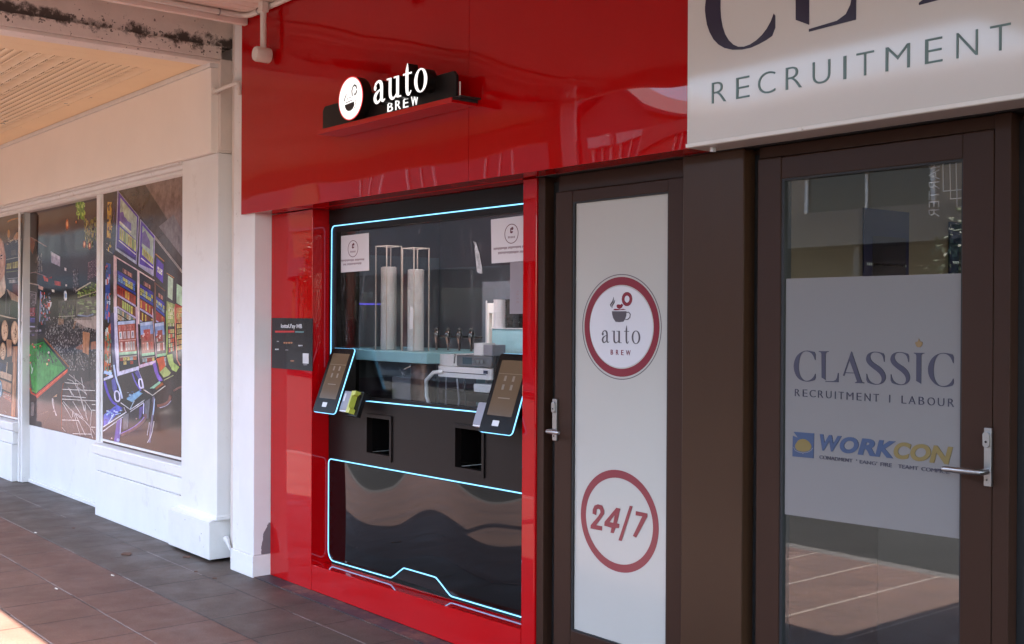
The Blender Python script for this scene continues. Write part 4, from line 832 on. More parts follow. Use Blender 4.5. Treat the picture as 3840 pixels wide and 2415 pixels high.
# dispensing taps
def tap(x_, y_, label):
    t = thing('tap', label, 'tap', (x_, y_, 1.43), 'chrome taps over the coffee machine')
    b = MB(); pr = [(.005, 1.418), (.0065, 1.44), (.010, 1.462), (.017, 1.485), (.0195, 1.50), (.017, 1.513), (.0115, 1.522)]
    b.lathe(pr, x_, y_, 20); b.build('body', M['dark_chrome'], t, smooth=True)
    MB().lathe([(.012, 1.5225), (.014, 1.528), (.010, 1.537), (.006, 1.541)], x_, y_, 16).build('cap', M['black_matt'], t, smooth=True)
    MB().tube([(x_, y_+.0, 1.49), (x_, y_+.07, 1.49)], .007, 8).build('stem', M['dark_chrome'], t)
for i, l in enumerate(('first chrome tap from the cup tubes over the coffee machine', 'second chrome tap from the cup tubes over the coffee machine', 'third chrome tap from the cup tubes over the coffee machine', 'last chrome tap, partly behind the small silver box on the coffee machine')):
    tap(-5.135+i*.1045, 3.65, l)
# coffee machine
cm = thing('coffee_machine', 'dark grey and silver coffee machine behind the kiosk glass, left of the right hand screen', 'coffee machine', (-4.88, 3.75, 1.2))
def rbox(x0, x1, y0, y1, z0, z1, r, n=6):
    pl = []
    for cx_, cy_, a0 in ((x0+r, y0+r, 180), (x1-r, y0+r, 270), (x1-r, y1-r, 0), (x0+r, y1-r, 90)):
        pl += [(cx_+r*math.cos(math.radians(a0+90*i/n)), cy_+r*math.sin(math.radians(a0+90*i/n))) for i in range(n+1)]
    k = len(pl); b = MB(); b.idx([(x_, y_, z0) for x_, y_ in pl]+[(x_, y_, z1) for x_, y_ in pl], [tuple(range(k-1, -1, -1)), tuple(range(k, 2*k))]+[(i, (i+1) % k, k+(i+1) % k, k+i) for i in range(k)]); return b
MB().box(-4.96, -4.65, 3.655, 3.95, 1.336, 1.395).build('body', mat('machine_grey', (.09, .088, .095), .35), cm, bevel=.006)
rbox(-5.122, -4.955, 3.645, 3.95, 1.334, 1.396, .03).build('shoulder', mat('machine_silver', (.50, .48, .48), .32, var=.05, vscale=10), cm, smooth=True)
rbox(-5.126, -4.648, 3.640, 3.95, 1.274, 1.332, .03).build('drip_tray', M['white_plastic'], cm, smooth=True)
rbox(-4.82, -4.735, 3.66, 3.75, 1.397, 1.462, .012).build('silver_box', M['white_plastic'], cm, smooth=True)
MB().box(-4.73, -4.655, 3.66, 3.75, 1.397, 1.455).build('grey_box', M['grey_plastic'], cm, bevel=.004)
MB().box(-4.90, -4.82, 3.652, 3.6545, 1.348, 1.384).build('display', mat('machine_display', (.02, .03, .04), .2, emit=(.1, .2, .3), estr=.01), cm)
for kx in (-4.79, -4.755, -4.72): MB().tube([(kx, 3.654, 1.366), (kx, 3.640, 1.366)], .009, 14).build('knob', M['chrome'], cm, smooth=True)
MB().box(-5.10, -4.68, 3.6375, 3.6397, 1.298, 1.302).build('tray_seam', M['black_matt'], cm)
MB().box(-4.70, -4.665, 3.6375, 3.6397, 1.305, 1.322).build('sticker', M['navy_panel'], cm)
MB().box(-4.646, -4.618, 3.66, 3.9, 1.20, 1.40).build('back_column', M['black_satin'], cm, bevel=.003)
MB().box(-4.80, -4.50, 3.65, 3.9, 1.205, 1.248).build('lower_tray', M['white_plastic'], cm, bevel=.004)
MB().tube([(-4.955, 3.642, 1.40), (-4.955, 3.638, 1.372), (-4.957, 3.638, 1.35)], .004, 8).build('steam_tip', M['chrome'], cm)
MB().tube([(-5.06, 3.66, 1.272), (-5.06, 3.66, 1.09)], .003, 8).build('water_pipe', M['grey_plastic'], cm)
tk = thing('water_tank', 'pale teal tank panel behind the right hand ordering screen', 'tank', (-4.45, 3.86, 1.2))
MB().box(-4.878, -4.02, 3.83, 3.98, 1.2005, 1.535).build('body', mat('tank_teal', (.36, .56, .58), .2, var=.16, vscale=4, stretch=(.5, 1, 3)), tk, bevel=.006)
MB().box(-4.885, -4.02, 3.825, 3.99, 1.5355, 1.541).build('lid', M['white_plastic'], tk, bevel=.002)
def stack(x_, y_, r, z0, z1, m, label):
    pr = []; z = z0
    while z < z1: pr += [(r-.003, z), (r, z+.011), (r, z+.013)]; z += .014
    o = MB().lathe(pr, x_, y_, 28).build('cup_column', m, None, smooth=True); return tag(o, label, 'cup stack', 'cup stacks on the teal tank')
stack(-4.868, 3.885, .040, 1.5415, 1.694, M['white_plastic'], 'white column of cups on the teal tank')
stack(-4.77, 3.90, .050, 1.5415, 1.685, mat('speckled', (.03, .028, .028), .25, var=.9, vscale=60, dirt=((.35, .33, .32), 45, .6, .05, .8)), 'black speckled column beside the white cups on the teal tank')
gr = thing('grinder_frame', 'cream upright frame standing at the left edge of the teal tank', 'frame', (-4.95, 3.9, 1.4))
MB().box(-4.985, -4.968, 3.88, 3.95, 1.20, 1.676).box(-4.968, -4.915, 3.88, 3.95, 1.62, 1.676).box(-4.94, -4.915, 3.88, 3.95, 1.20, 1.6195).build('upright', M['cup'], gr, bevel=.004)
MB().box(-4.988, -4.980, 3.875, 3.8795, 1.2, 1.69).build('edge', M['white_plastic'], gr)
MB().box(-5.90, -5.894, 3.45, 3.62, 1.0, 2.30).build('inner_jamb', M['black_satin'], kk)
# papers stuck inside the kiosk glass
YP = YK+.0305
def notice(label, K_, quad, ringpx, lines, name='notice_paper'):
    t = thing(name, label, 'notice', (K_(*quad[0])[0], YP, K_(*quad[0])[1]), 'paper notices in the kiosk window')
    P = K_.many(quad); b = MB(); b.extr_y(P, YP-.0012, YP-.0004); b.build('sheet', M['paper'], t)
    tc = mat('notice_text', (.30, .22, .23), .6); rc = mat('notice_ring', (.12, .02, .03), .5)
    if ringpx:
        x0, x1, y0, y1 = ringpx; a_, c_ = K_(x0, (y0+y1)/2), K_(x1, (y0+y1)/2); Z1, Z0 = K_((x0+x1)/2, y0)[1], K_((x0+x1)/2, y1)[1]
        cx, cz, rx, rz = (a_[0]+c_[0])/2, (Z0+Z1)/2, (c_[0]-a_[0])/2, (Z1-Z0)/2
        plate('ring', [ellipse(cx, cz, rx, rz, 48), ellipse(cx, cz, rx-.0035, rz-.0035, 48)], rc, YP-.002, .0007, t)
        b = MB(); b.extr_y(ellipse(cx, cz+rz*.25, rx*.22, rz*.22, 16, math.pi, 2*math.pi), YP-.002, YP-.0013); b.extr_y(ellipse(cx+rx*.12, cz+rz*.52, rx*.16, rz*.16, 12), YP-.0022, YP-.0013); b.extr_y(ellipse(cx-rx*.1, cz+rz*.40, rx*.08, rz*.2, 10), YP-.0021, YP-.0013); b.build('cup_mark', rc, t)
        rr = random.Random(5); b = MB()
        for i in range(5): b.box(cx-rx*.5+i*rx*.21, cx-rx*.5+i*rx*.21+rx*.13, YP-.002, YP-.0013, cz-rz*.45, cz-rz*(.2+.06*rr.random()))
        b.build('faint_word', tc, t)
    b = MB(); rr = random.Random(len(lines)*7)
    for (x0, y0), (x1, y1), h in lines:
        n = int((x1-x0)/9)
        for i in range(n):
            if rr.random() < .12: continue
            u0 = i/n; p_ = K_(x0+(x1-x0)*u0, y0+(y1-y0)*u0); q_ = K_(x0+(x1-x0)*(u0+.62/n), y0+(y1-y0)*u0); hz_ = abs(K_(x0, y0)[1]-K_(x0, y0+h)[1])
            b.box(p_[0], q_[0], YP-.002, YP-.0013, p_[1]-hz_*rr.uniform(.7, 1), p_[1])
    b.build('text_line', tc, t)
    return t
KN = Crop(1100, 600, 3.0275, YP)
notice('white notice sheet taped in the upper left corner of the kiosk window', KN, [(515, 1280), (862, 1255), (858, 828), (512, 868)], (622, 738, 912, 1103), [((530, 1135), (810, 1117), 24), ((570, 1178), (778, 1160), 24)])
KN = Crop(1580, 750, 3.027, YP)
notice('white notice sheet taped in the upper right corner of the kiosk window', KN, [(800, 720), (1250, 690), (1250, 165), (792, 222)], (948, 1105, 270, 495), [((815, 545), (1165, 515), 28), ((875, 590), (1165, 572), 28)])
t = notice('grey sheet hanging under the right hand notice in the kiosk window', Crop(1580, 750, 3.027, YP+.03), [(1060, 1292), (1260, 1292), (1260, 690), (1066, 705)], None, [((1135, 1030), (1165, 1030), 20), ((1135, 1065), (1165, 1065), 20), ((1135, 1110), (1165, 1110), 20), ((1135, 1150), (1165, 1150), 20)])
for ch in t.children:
    if ch.name.startswith('sheet'): ch.data.materials[0] = mat('grey_paper', (.27, .235, .25), .5)
P = KN.many([(590, 470), (620, 480), (640, 540), (662, 610), (668, 660), (685, 740), (695, 835), (660, 832), (635, 815), (622, 690), (606, 560), (612, 520)])
o = MB().extr_y(P[::-1], YP-.0012, YP-.0004).build('tape_scrap', mat('torn_tape', (.62, .61, .60), .4, var=.5, vscale=40)); tag(o, 'torn scrap of crinkled white tape on the kiosk glass', 'tape')
# ------------------------------------------------------------------ ordering terminals
N_ = Vector((0, -.36, .13)).normalized(); V_ = Vector((0, .13, .36)).normalized()
def terminal(x0, x1, yb, zb, label, rlabel, side):
    t = thing('order_terminal', label, 'ordering screen', ((x0+x1)/2, yb, zb), 'tilted ordering screens on the kiosk'); Wd = x1-x0; Ln = .383; th = .016
    O = Vector((x0, yb, zb))
    def pt(u, v, d): return O+Vector((u, 0, 0))+V_*v+N_*d
    def rr_(u0, u1, v0, v1, r, n=5):
        pl = []
        for cu_, cv_, a0 in ((u0+r, v0+r, 180), (u1-r, v0+r, 270), (u1-r, v1-r, 0), (u0+r, v1-r, 90)):
            pl += [(cu_+r*math.cos(math.radians(a0+90*i/n)), cv_+r*math.sin(math.radians(a0+90*i/n))) for i in range(n+1)]
        return pl
    def slab(name, pl, d0, d1, m, par=t, bevel=0):
        k = len(pl); b = MB(); b.idx([pt(u, v, d1) for u, v in pl]+[pt(u, v, d0) for u, v in pl], [tuple(range(k)), tuple(range(2*k-1, k-1, -1))]+[((i+1) % k, i, k+i, k+(i+1) % k) for i in range(k)])
        return b.build(name, m, par, bevel)
    slab('bezel', rr_(0, Wd, 0, Ln, .018), -th*.30, 0, mat('bezel', (.0085, .0058, .0045), .25, spec=.06), bevel=.0015)
    slab('back_shell', rr_(.004, Wd-.004, .004, Ln-.004, .017), -th, -th*.62, M['black_satin'])
    b = MB(); lp = [pt(u, v, -th*.46) for u, v in rr_(.001, Wd-.001, .001, Ln-.001, .018)]; b.tube(lp+[lp[0], lp[1]], .0038, 6); b.build('light_line', M['neon'], t, smooth=True)
    sc = slab('screen', rr_(Wd*.125, Wd*.875, Ln*.215, Ln*.915, .002), .0004, .0010, M['screen'])
    fm = mat('screen_mark', (.06, .043, .029), .3, emit=(.07, .05, .034), estr=.1); b = MB(); rr = random.Random(2)
    for i, (vy, cnt) in enumerate(((.66, 2), (.55, 2), (.44, 1))):
        for j in range(cnt):
            uc = Wd*(.5 if cnt == 1 else .38+.25*j); wd_ = Wd*(.18 if cnt == 1 else .035)
            b.idx([pt(uc-wd_, Ln*vy-.004, .0014), pt(uc+wd_, Ln*vy-.004, .0014), pt(uc+wd_, Ln*vy+(.001 if cnt == 1 else .022), .0014), pt(uc-wd_, Ln*vy+(.001 if cnt == 1 else .022), .0014)], [(0, 1, 2, 3)])
    b.idx([pt(Wd*.14, Ln*.74, .0014), pt(Wd*.86, Ln*.74, .0014), pt(Wd*.86, Ln*.745, .0014), pt(Wd*.14, Ln*.745, .0014)], [(0, 1, 2, 3)])
    g = b.build('screen_mark', fm, sc); g.location = (0, 0, 0)
    slab('badge', rr_(Wd*.36, Wd*.56, Ln*.085, Ln*.155, .004), .0004, .0011, mat('badge_white', (.6, .6, .6), .3))
    b = MB(); b.extr_x([(yb+.05, zb+.07), (3.4085, zb+.07), (3.4085, zb+.352), (yb+.1325, zb+.352)][::-1], x0+.03, x1-.03); o = b.build('wedge', M['black_satin'], t); fix_normals(o)
    # card reader beside it
    r_ = thing('card_reader', rlabel, 'card reader', (x1 if side > 0 else x0, yb+.03, zb+.05), 'grey and lime card readers')
    if side > 0: ua, ub, uy, uh = Wd+.006, Wd+.084, Wd+.118, Wd+.150
    else: ua, ub, uy, uh = -.082, -.012, .012, .02
    v0, v1, d0 = .032, .142, -.018
    o = slab('body', rr_(ua, ub, v0, v1, .005), d0-.03, d0, mat('reader_grey', (.22, .205, .235), .3), r_, .003)
    o = slab('roll_edge', rr_(ua+.001, ub-.001, v0-.008, v0+.001, .003), d0-.028, d0-.003, M['white_plastic'], r_)
    yl = [(ub, v0-.010), (uy, v0-.012), (uy+.003, v0+.012), (ub+.014, v0+.022), (ub+.014, v1-.022), (uy+.006, v1-.016), (uy+.006, v1+.006), (ub, v1+.004)]
    slab('lime_guard', yl, d0-.034, d0+.002, M['lime'], r_)
    slab('holder', rr_(ua+.01, uh, v0-.022, v1+.012, .004), d0-.062, d0-.0345, M['black_satin'], r_, .002)
    b = MB(); q = [pt(ub+.01, v0+.02, d0-.062), pt(uh-.004, v0+.02, d0-.062), pt(uh-.004, v1-.02, d0-.062), pt(ub+.01, v1-.02, d0-.062)]
    cx_ = (q[0].x+q[1].x)/2; b.box(cx_-.012, cx_+.012, yb+.085, 3.409, zb+.075, zb+.11); b.build('arm', M['black_satin'], r_)
    if side > 0: slab('reader_label', rr_(ua+.014, ua+.030, v0+.05, v0+.095, .002), d0+.0003, d0+.001, M['white_plastic'], r_)
    return t
terminal(-5.800, -5.556, 3.252, 1.056, 'tilted ordering screen at the left of the kiosk, beside the red reveal', 'grey card reader with lime guard to the right of the left ordering screen', 1)
terminal(-4.233, -3.993, 3.248, 1.068, 'tilted ordering screen half hidden behind the red post at the right of the kiosk', 'grey card reader with lime guard to the left of the right ordering screen', -1)
# ================================================================== PRINTED WINDOW POSTERS
def pcol(c): return tuple(1.22*(v**1.17) for v in lin(*c)[:3])+(1,)
class Print:
    def __init__(s, Y): s.Y = Y; s.b = MB(); s.k = 0; s.K = None
    def use(s, K_): s.K = K_; return s
    def poly(s, pts, col, sm=0, lay=None):
        if sm: pts = smooth_loop(pts, sm)
        P = s.K.many(pts)
        if lay is None: s.k += 1; lay = s.k
        y = s.Y-lay*.000008
        ar = sum(P[i][0]*P[(i+1) % len(P)][1]-P[(i+1) % len(P)][0]*P[i][1] for i in range(len(P)))
        if ar < 0: P = P[::-1]
        s.b.face([(x_, y, z_) for x_, z_ in P], 0, pcol(col)); return s
    def line(s, pts, w_, col, sm=0):
        if sm: pts = smooth_loop(pts, sm, False)
        s.k += 1; R_ = ribbon(pts, w_); n = len(pts)
        for i in range(n-1): s.poly([R_[i], R_[i+1], R_[2*n-2-i], R_[2*n-1-i]], col, 0, s.k)
        return s
    def dot(s, x_, y_, r, col, ry=None): return s.poly([(x_+r*math.cos(2*math.pi*i/14), y_+(ry or r)*math.sin(2*math.pi*i/14)) for i in range(14)], col)
    def grid(s, tl, tr, br, bl, nx, ny, pal, fx=.8, fy=.75, seed=1, skip=0):
        rr = random.Random(seed); s.k += 2
        f = lambda u, v: ((tl[0]*(1-u)+tr[0]*u)*(1-v)+(bl[0]*(1-u)+br[0]*u)*v, (tl[1]*(1-u)+tr[1]*u)*(1-v)+(bl[1]*(1-u)+br[1]*u)*v)
        for j in range(ny):
            for i in range(nx):
                if rr.random() < skip: continue
                u0, v0 = i/nx, j/ny; u1, v1 = u0+fx/nx, v0+fy/ny; c_ = rr.choice(pal)
                s.poly([f(u0, v0), f(u1, v0), f(u1, v1), f(u0, v1)], c_, 0, s.k-1)
                d_ = tuple(int(q*rr.uniform(.45, .8)) for q in c_); a_, e_ = rr.uniform(.1, .4), rr.uniform(.15, .45)      # a mark inside the cell
                s.poly([f(u0+(u1-u0)*a_, v0+(v1-v0)*.2), f(u0+(u1-u0)*(a_+e_), v0+(v1-v0)*.15), f(u0+(u1-u0)*(a_+e_*.9), v0+(v1-v0)*.8), f(u0+(u1-u0)*(a_+.1), v0+(v1-v0)*.7)], d_, 0, s.k)
        return s
    def specks(s, x0, x1, y0, y1, n, w_, h_, pal, seed=1, clip=None):
        rr = random.Random(seed); m_ = 8; s.k += m_
        for q in range(n):
            x_, y_ = rr.uniform(x0, x1), rr.uniform(y0, y1)
            if clip and not clip(x_, y_): continue
            a, c = w_*rr.uniform(.4, 1), h_*rr.uniform(.4, 1.3); s.poly([(x_, y_), (x_+a, y_+a*.1), (x_+a, y_+c), (x_, y_+c)], rr.choice(pal), 0, s.k-q % m_)
        return s
    def done(s, label, x0, x1, z0, z1, base):
        s.b.box(x0, x1, s.Y+.0004, s.Y+.004, z0, z1); nb = 6
        for i in range(nb): s.b.c[-1-i] = pcol(base)
        o = s.b.build('window_poster', M['print']); return tag(o, label, 'poster', 'printed window posters')
# --- slot machine hall
YP1 = 3.262
p = Print(YP1); A = Crop(370, 620, 2.703, YP1); B = Crop(370, 1150, 2.61, YP1); p.use(A)
YE, BL, RD, PK, PU, GN = (196, 190, 110), (90, 120, 180), (165, 62, 52), (206, 178, 178), (98, 72, 165), (170, 196, 130)
p.poly([(85, 250), (900, 60), (900, 1560), (60, 1560)], (64, 54, 49))
p.poly([(215, 235), (465, 180), (900, 870), (900, 1110), (560, 700)], (84, 76, 71)); p.poly([(465, 180), (900, 40), (900, 850)], (136, 118, 112))
p.line([(468, 190), (900, 860)], 7, (120, 108, 102)); p.poly([(610, 620), (760, 500), (900, 760), (900, 1000)], (128, 122, 124))
for o_ in (0, 12, 24): p.line([(566, 712+o_), (860, 1085+o_)], 4, (190, 180, 172))
p.poly([(90, 370), (132, 372), (126, 740), (82, 735)], (188, 152, 70)); p.line([(80, 790), (135, 830)], 6, (180, 165, 150)); p.line([(78, 850), (140, 895)], 6, (170, 158, 148)); p.specks(85, 128, 380, 830, 30, 14, 40, [(90, 70, 40), (210, 180, 90), (70, 60, 50)], 3)
p.poly([(75, 985), (118, 1000), (112, 1560), (60, 1560)], (62, 84, 150)); p.specks(68, 112, 1000, 1540, 40, 16, 50, [(120, 140, 190), (50, 60, 110), (200, 90, 80), (180, 185, 200)], 4)
p.line([(160, 260), (148, 900)], 16, (70, 58, 84))
# big screens
p.poly([(192, 252), (412, 522), (384, 1005), (170, 855)], (176, 170, 200)); p.poly([(200, 268), (404, 520), (376, 985), (180, 842)], (70, 52, 120)); p.poly([(208, 285), (396, 522), (372, 930), (188, 822)], PU)
p.poly([(222, 330), (388, 525), (382, 760), (212, 600)], (166, 178, 170)); p.poly([(214, 480), (250, 470), (290, 560), (330, 590), (328, 690), (212, 575)], (120, 104, 168)); p.poly([(232, 380), (300, 440), (310, 560), (260, 520)], (176, 188, 168))
p.line([(212, 570), (328, 680)], 16, (206, 206, 196)); p.grid((215, 625), (382, 765), (380, 880), (212, 745), 8, 1, [YE, (190, 200, 128), (150, 165, 90)], .85, 1, 2); p.line([(205, 760), (378, 905)], 10, (214, 206, 214)); p.line([(196, 800), (360, 925)], 22, (90, 66, 160)); p.line([(178, 850), (380, 985)], 22, (170, 176, 190))
p.poly([(422, 542), (574, 718), (556, 1122), (402, 1012)], (178, 172, 200)); p.poly([(430, 560), (566, 720), (552, 1060), (414, 1000)], PU); p.poly([(445, 610), (558, 740), (552, 1000), (436, 820)], (168, 182, 172)); p.poly([(440, 690), (470, 660), (520, 770), (520, 850), (440, 790)], (124, 112, 160)); p.grid((445, 830), (556, 945), (552, 1010), (440, 905), 7, 1, [YE, (186, 196, 120)], .82, 1, 5); p.line([(430, 940), (555, 1040)], 10, (214, 208, 214)); p.line([(408, 1015), (556, 1118)], 16, (160, 160, 180))
p.poly([(578, 895), (666, 972), (656, 1205), (576, 1130)], (40, 34, 40)); p.line([(578, 898), (664, 974)], 8, (200, 140, 80)); p.poly([(588, 935), (658, 1005), (652, 1195), (582, 1125)], PU); p.grid((598, 1025), (650, 1065), (646, 1125), (596, 1085), 3, 2, [(225, 215, 215), (200, 195, 170)], .8, .8, 6)
p.poly([(688, 1090), (768, 1140), (756, 1388), (688, 1342)], (50, 42, 40)); p.line([(690, 1092), (766, 1142)], 6, (200, 150, 90)); p.poly([(704, 1115), (756, 1150), (748, 1370), (700, 1335)], (182, 196, 168)); p.poly([(784, 1180), (860, 1225), (850, 1450), (786, 1402)], (50, 42, 40)); p.poly([(792, 1200), (860, 1240), (850, 1430), (790, 1395)], (176, 200, 168))
# machines, upper halves
def machine(x0, x1, yt0, yt1, K0, frame, seed):
    p.use(A)
    sl = (yt1-yt0)/(x1-x0); f = lambda u, y_: (x0+(x1-x0)*u, y_+sl*(x1-x0)*u)
    q = lambda a, c, y0, y1, col: p.poly([f(a, y0), f(c, y0), f(c, y1), f(a, y1)], col)
    q(0, 1, yt0, 1600, (44, 36, 38)); q(0, .13, yt0, 1600, frame); p.line([f(.0, yt0), f(1, yt0)], 12, frame); q(.38, .78, yt0+70, yt0+112, (150, 100, 88)); p.grid(f(.4, yt0+74), f(.76, yt0+74), f(.76, yt0+108), f(.4, yt0+108), 5, 1, [(190, 140, 120), (110, 70, 66)], .7, 1, seed)
    q(.16, .93, yt0+125, yt0+165, (70, 58, 140)); p.grid(f(.18, yt0+160), f(.92, yt0+160), f(.92, yt0+235), f(.18, yt0+235), 7, 2, [YE, (200, 196, 120), (120, 150, 190), (150, 165, 180), BL], .85, .85, seed+1)
    q(.16, .93, yt0+238, yt0+262, (60, 70, 150)); q(.16, .93, yt0+275, yt0+362, RD); p.grid(f(.20, yt0+285), f(.88, yt0+285), f(.88, yt0+355), f(.20, yt0+355), 7, 1, [(214, 190, 90), (200, 160, 70), (140, 50, 40)], .7, 1, seed+2, .25); q(.16, .93, yt0+365, yt0+385, (176, 160, 190))
    q(.16, .93, yt0+398, yt0+482, (120, 64, 48)); p.grid(f(.18, yt0+402), f(.92, yt0+402), f(.92, yt0+478), f(.18, yt0+478), 8, 1, [(206, 186, 90), (180, 190, 110), (110, 56, 44)], .7, 1, seed+3, .2); q(.16, .93, yt0+485, yt0+505, (180, 166, 190)); p.grid(f(.17, yt0+510), f(.93, yt0+510), f(.93, yt0+690), f(.17, yt0+690), 8, 3, [(190, 186, 170), (150, 150, 140), (200, 170, 140), (120, 130, 120)], .85, .8, seed+4)
machine(152, 392, 915, 1062, A, PK, 11); machine(392, 566, 1062, 1170, A, (212, 190, 186), 21); machine(566, 676, 1186, 1275, A, (120, 86, 70), 31)
p.use(A).poly([(690, 1375), (775, 1410), (775, 1600), (690, 1600)], (150, 158, 92)); p.grid((706, 1400), (768, 1430), (768, 1560), (706, 1530), 4, 5, [(190, 190, 120), (206, 200, 160), (160, 170, 100)], .8, .75, 41); p.poly([(775, 1400), (860, 1440), (860, 1600), (775, 1600)], (176, 80, 62)); p.grid((790, 1450), (850, 1475), (850, 1580), (790, 1560), 4, 4, [(206, 190, 120), (200, 160, 110)], .8, .75, 42)
# lower halves
p.use(B)
p.poly([(60, 640), (880, 420), (880, 1560), (40, 1560)], (64, 48, 42)); p.poly([(40, 640), (620, 600), (420, 1250), (40, 1320)], (52, 42, 52))
p.poly([(62, 250), (118, 160), (122, 640), (55, 650)], (176, 92, 52)); p.specks(62, 116, 200, 630, 60, 18, 60, [(214, 120, 60), (190, 200, 190), (120, 60, 40), (90, 140, 110)], 8)
p.poly([(112, 60), (160, 60), (185, 680), (150, 690), (128, 400)], (86, 80, 110)); p.poly([(150, 0), (182, 0), (205, 640), (185, 690), (160, 420)], (206, 200, 216))
def low_m(x0, x1, dx, yt, yb, bg, seed, cards, red):
    f = lambda u, y_: (x0+(x1-x0)*u+dx*(y_-yt)/(yb-yt), y_-16*u)
    q = lambda a, c, y0, y1, col: p.poly([f(a, y0), f(c, y0), f(c, y1), f(a, y1)], col)
    q(0, 1, yt, yb, (38, 32, 36)); q(.03, .97, yt+8, yt+60, (180, 190, 210)); q(.03, .97, yt+40, yt+330, bg)
    if cards: p.grid(f(.06, yt+52), f(.94, yt+52), f(.94, yt+98), f(.06, yt+98), 6, 1, [(206, 140, 130), (190, 110, 100)], .7, 1, seed+5); p.grid(f(.08, yt+108), f(.94, yt+108), f(.94, yt+180), f(.08, yt+180), 4, 1, [(216, 206, 206), (200, 180, 176)], .72, 1, seed); p.line([f(.04, yt+196), f(.96, yt+196)], 8, (214, 170, 160)); p.grid(f(.12, yt+212), f(.92, yt+212), f(.92, yt+295), f(.12, yt+295), 6, 1, [(214, 196, 186), (160, 70, 60), (196, 186, 176)], .74, 1, seed+1)
    else: q(.03, .97, yt+40, yt+130, (140, 156, 188)); q(.25, .75, yt+80, yt+190, red); p.specks(f(.2, 0)[0], f(.8, 0)[0]-14, yt+95, yt+170, 14, 14, 22, [(214, 190, 180), (160, 70, 60)], seed); p.grid(f(.12, yt+205), f(.9, yt+205), f(.9, yt+280), f(.12, yt+280), 5, 1, [(206, 150, 130), (190, 110, 90), (214, 196, 186)], .75, 1, seed+1)
    q(.03, .97, yt+310, yt+335, (150, 190, 150)); q(.03, .97, yt+352, yt+358, (200, 180, 160)); p.grid(f(.05, yt+362), f(.96, yt+362), f(.96, yt+yb*.0+440), f(.05, yt+440), 5, 2, [(200, 180, 110), (170, 66, 44), (160, 170, 170), (40, 40, 50), (206, 120, 70)], .86, .8, seed+2)
low_m(182, 362, 24, 140, 610, (170, 104, 86), 51, True, RD); low_m(402, 532, 24, 150, 555, (160, 110, 96), 61, False, (176, 96, 84)); low_m(548, 642, 22, 158, 500, (130, 120, 110), 71, False, (150, 84, 74))
p.poly([(362, 0), (380, 0), (400, 540), (415, 600), (398, 600), (372, 300)], (190, 160, 170)); p.poly([(185, 640), (395, 582), (398, 615), (185, 680)], (206, 202, 222)); p.poly([(405, 570), (560, 525), (560, 555), (408, 600)], (206, 180, 200)); p.line([(528, 20), (545, 250), (566, 500)], 9, (196, 166, 166)); p.line([(668, 40), (672, 300), (668, 470)], 14, (150, 170, 96)); p.line([(745, 0), (756, 300), (770, 520), (800, 575)], 10, (206, 140, 116))
p.grid((684, 20), (744, 20), (744, 200), (684, 200), 4, 5, [(196, 190, 130), (206, 200, 160), (150, 160, 100)], .8, .75, 81); p.grid((684, 225), (744, 220), (744, 440), (690, 455), 3, 5, [(206, 190, 130), (200, 110, 80), (180, 186, 150)], .85, .8, 82); p.grid((765, 10), (840, 10), (840, 420), (770, 440), 4, 8, [(206, 180, 120), (200, 150, 110), (176, 170, 120)], .85, .8, 83)
p.poly([(565, 510), (640, 485), (655, 580), (600, 640), (585, 560)], (200, 100, 56)); p.poly([(600, 640), (655, 585), (710, 645), (690, 672), (640, 695)], (166, 176, 112)); p.poly([(668, 475), (724, 460), (735, 545), (790, 592), (760, 640), (720, 620), (690, 560)], (172, 190, 110), 0)
p.poly([(530, 560), (560, 545), (590, 660), (630, 720), (600, 735), (560, 680)], (132, 100, 180)); p.poly([(410, 610), (525, 570), (580, 720), (520, 790), (445, 800)], (70, 56, 50)); p.poly([(190, 690), (330, 640), (400, 800), (260, 930), (225, 920)], (66, 52, 48))
p.line([(150, 570), (170, 700), (215, 820), (232, 900)], 16, (190, 200, 226), 1); p.line([(330, 650), (360, 740), (420, 830)], 12, (120, 104, 190), 1); p.line([(378, 590), (395, 650), (430, 730), (440, 800)], 14, (206, 200, 226), 1); p.poly([(352, 640), (390, 620), (420, 700), (400, 720)], (96, 86, 150)); p.poly([(128, 720), (158, 690), (185, 800), (150, 840), (135, 800)], (96, 92, 160))
def loop(x0, y0, x1, y1): p.poly([(x0, y0), (x1, y0-6), (x1+14, y1), (x0+14, y1+6)], (214, 206, 226), 2); p.poly([(x0+14, y0+14), (x1-12, y0+8), (x1, y1-14), (x0+26, y1-8)], (60, 54, 84), 2)
loop(146, 822, 206, 930); loop(384, 704, 430, 800)
p.line([(60, 730), (80, 820), (130, 930), (180, 960)], 22, (96, 74, 176), 1); p.line([(55, 640), (130, 660)], 30, (176, 196, 226)); p.poly([(52, 700), (140, 665), (145, 690), (52, 725)], (206, 206, 226))
p.poly([(275, 895), (400, 820), (440, 850), (330, 945)], (120, 160, 190)); p.specks(280, 420, 830, 930, 30, 26, 10, [(190, 206, 220), (70, 100, 140), (150, 180, 206)], 9); p.poly([(220, 940), (440, 810), (510, 872), (318, 1020)], (44, 36, 40)); p.poly([(275, 905), (395, 828), (432, 850), (330, 935)], (130, 168, 196)); p.line([(218, 940), (312, 1008), (512, 874)], 8, (214, 210, 214)); p.line([(312, 1028), (510, 892)], 8, (206, 200, 206)); p.line([(312, 1000), (350, 920)], 9, (180, 196, 210)); p.line([(440, 812), (512, 862)], 6, (206, 170, 160))
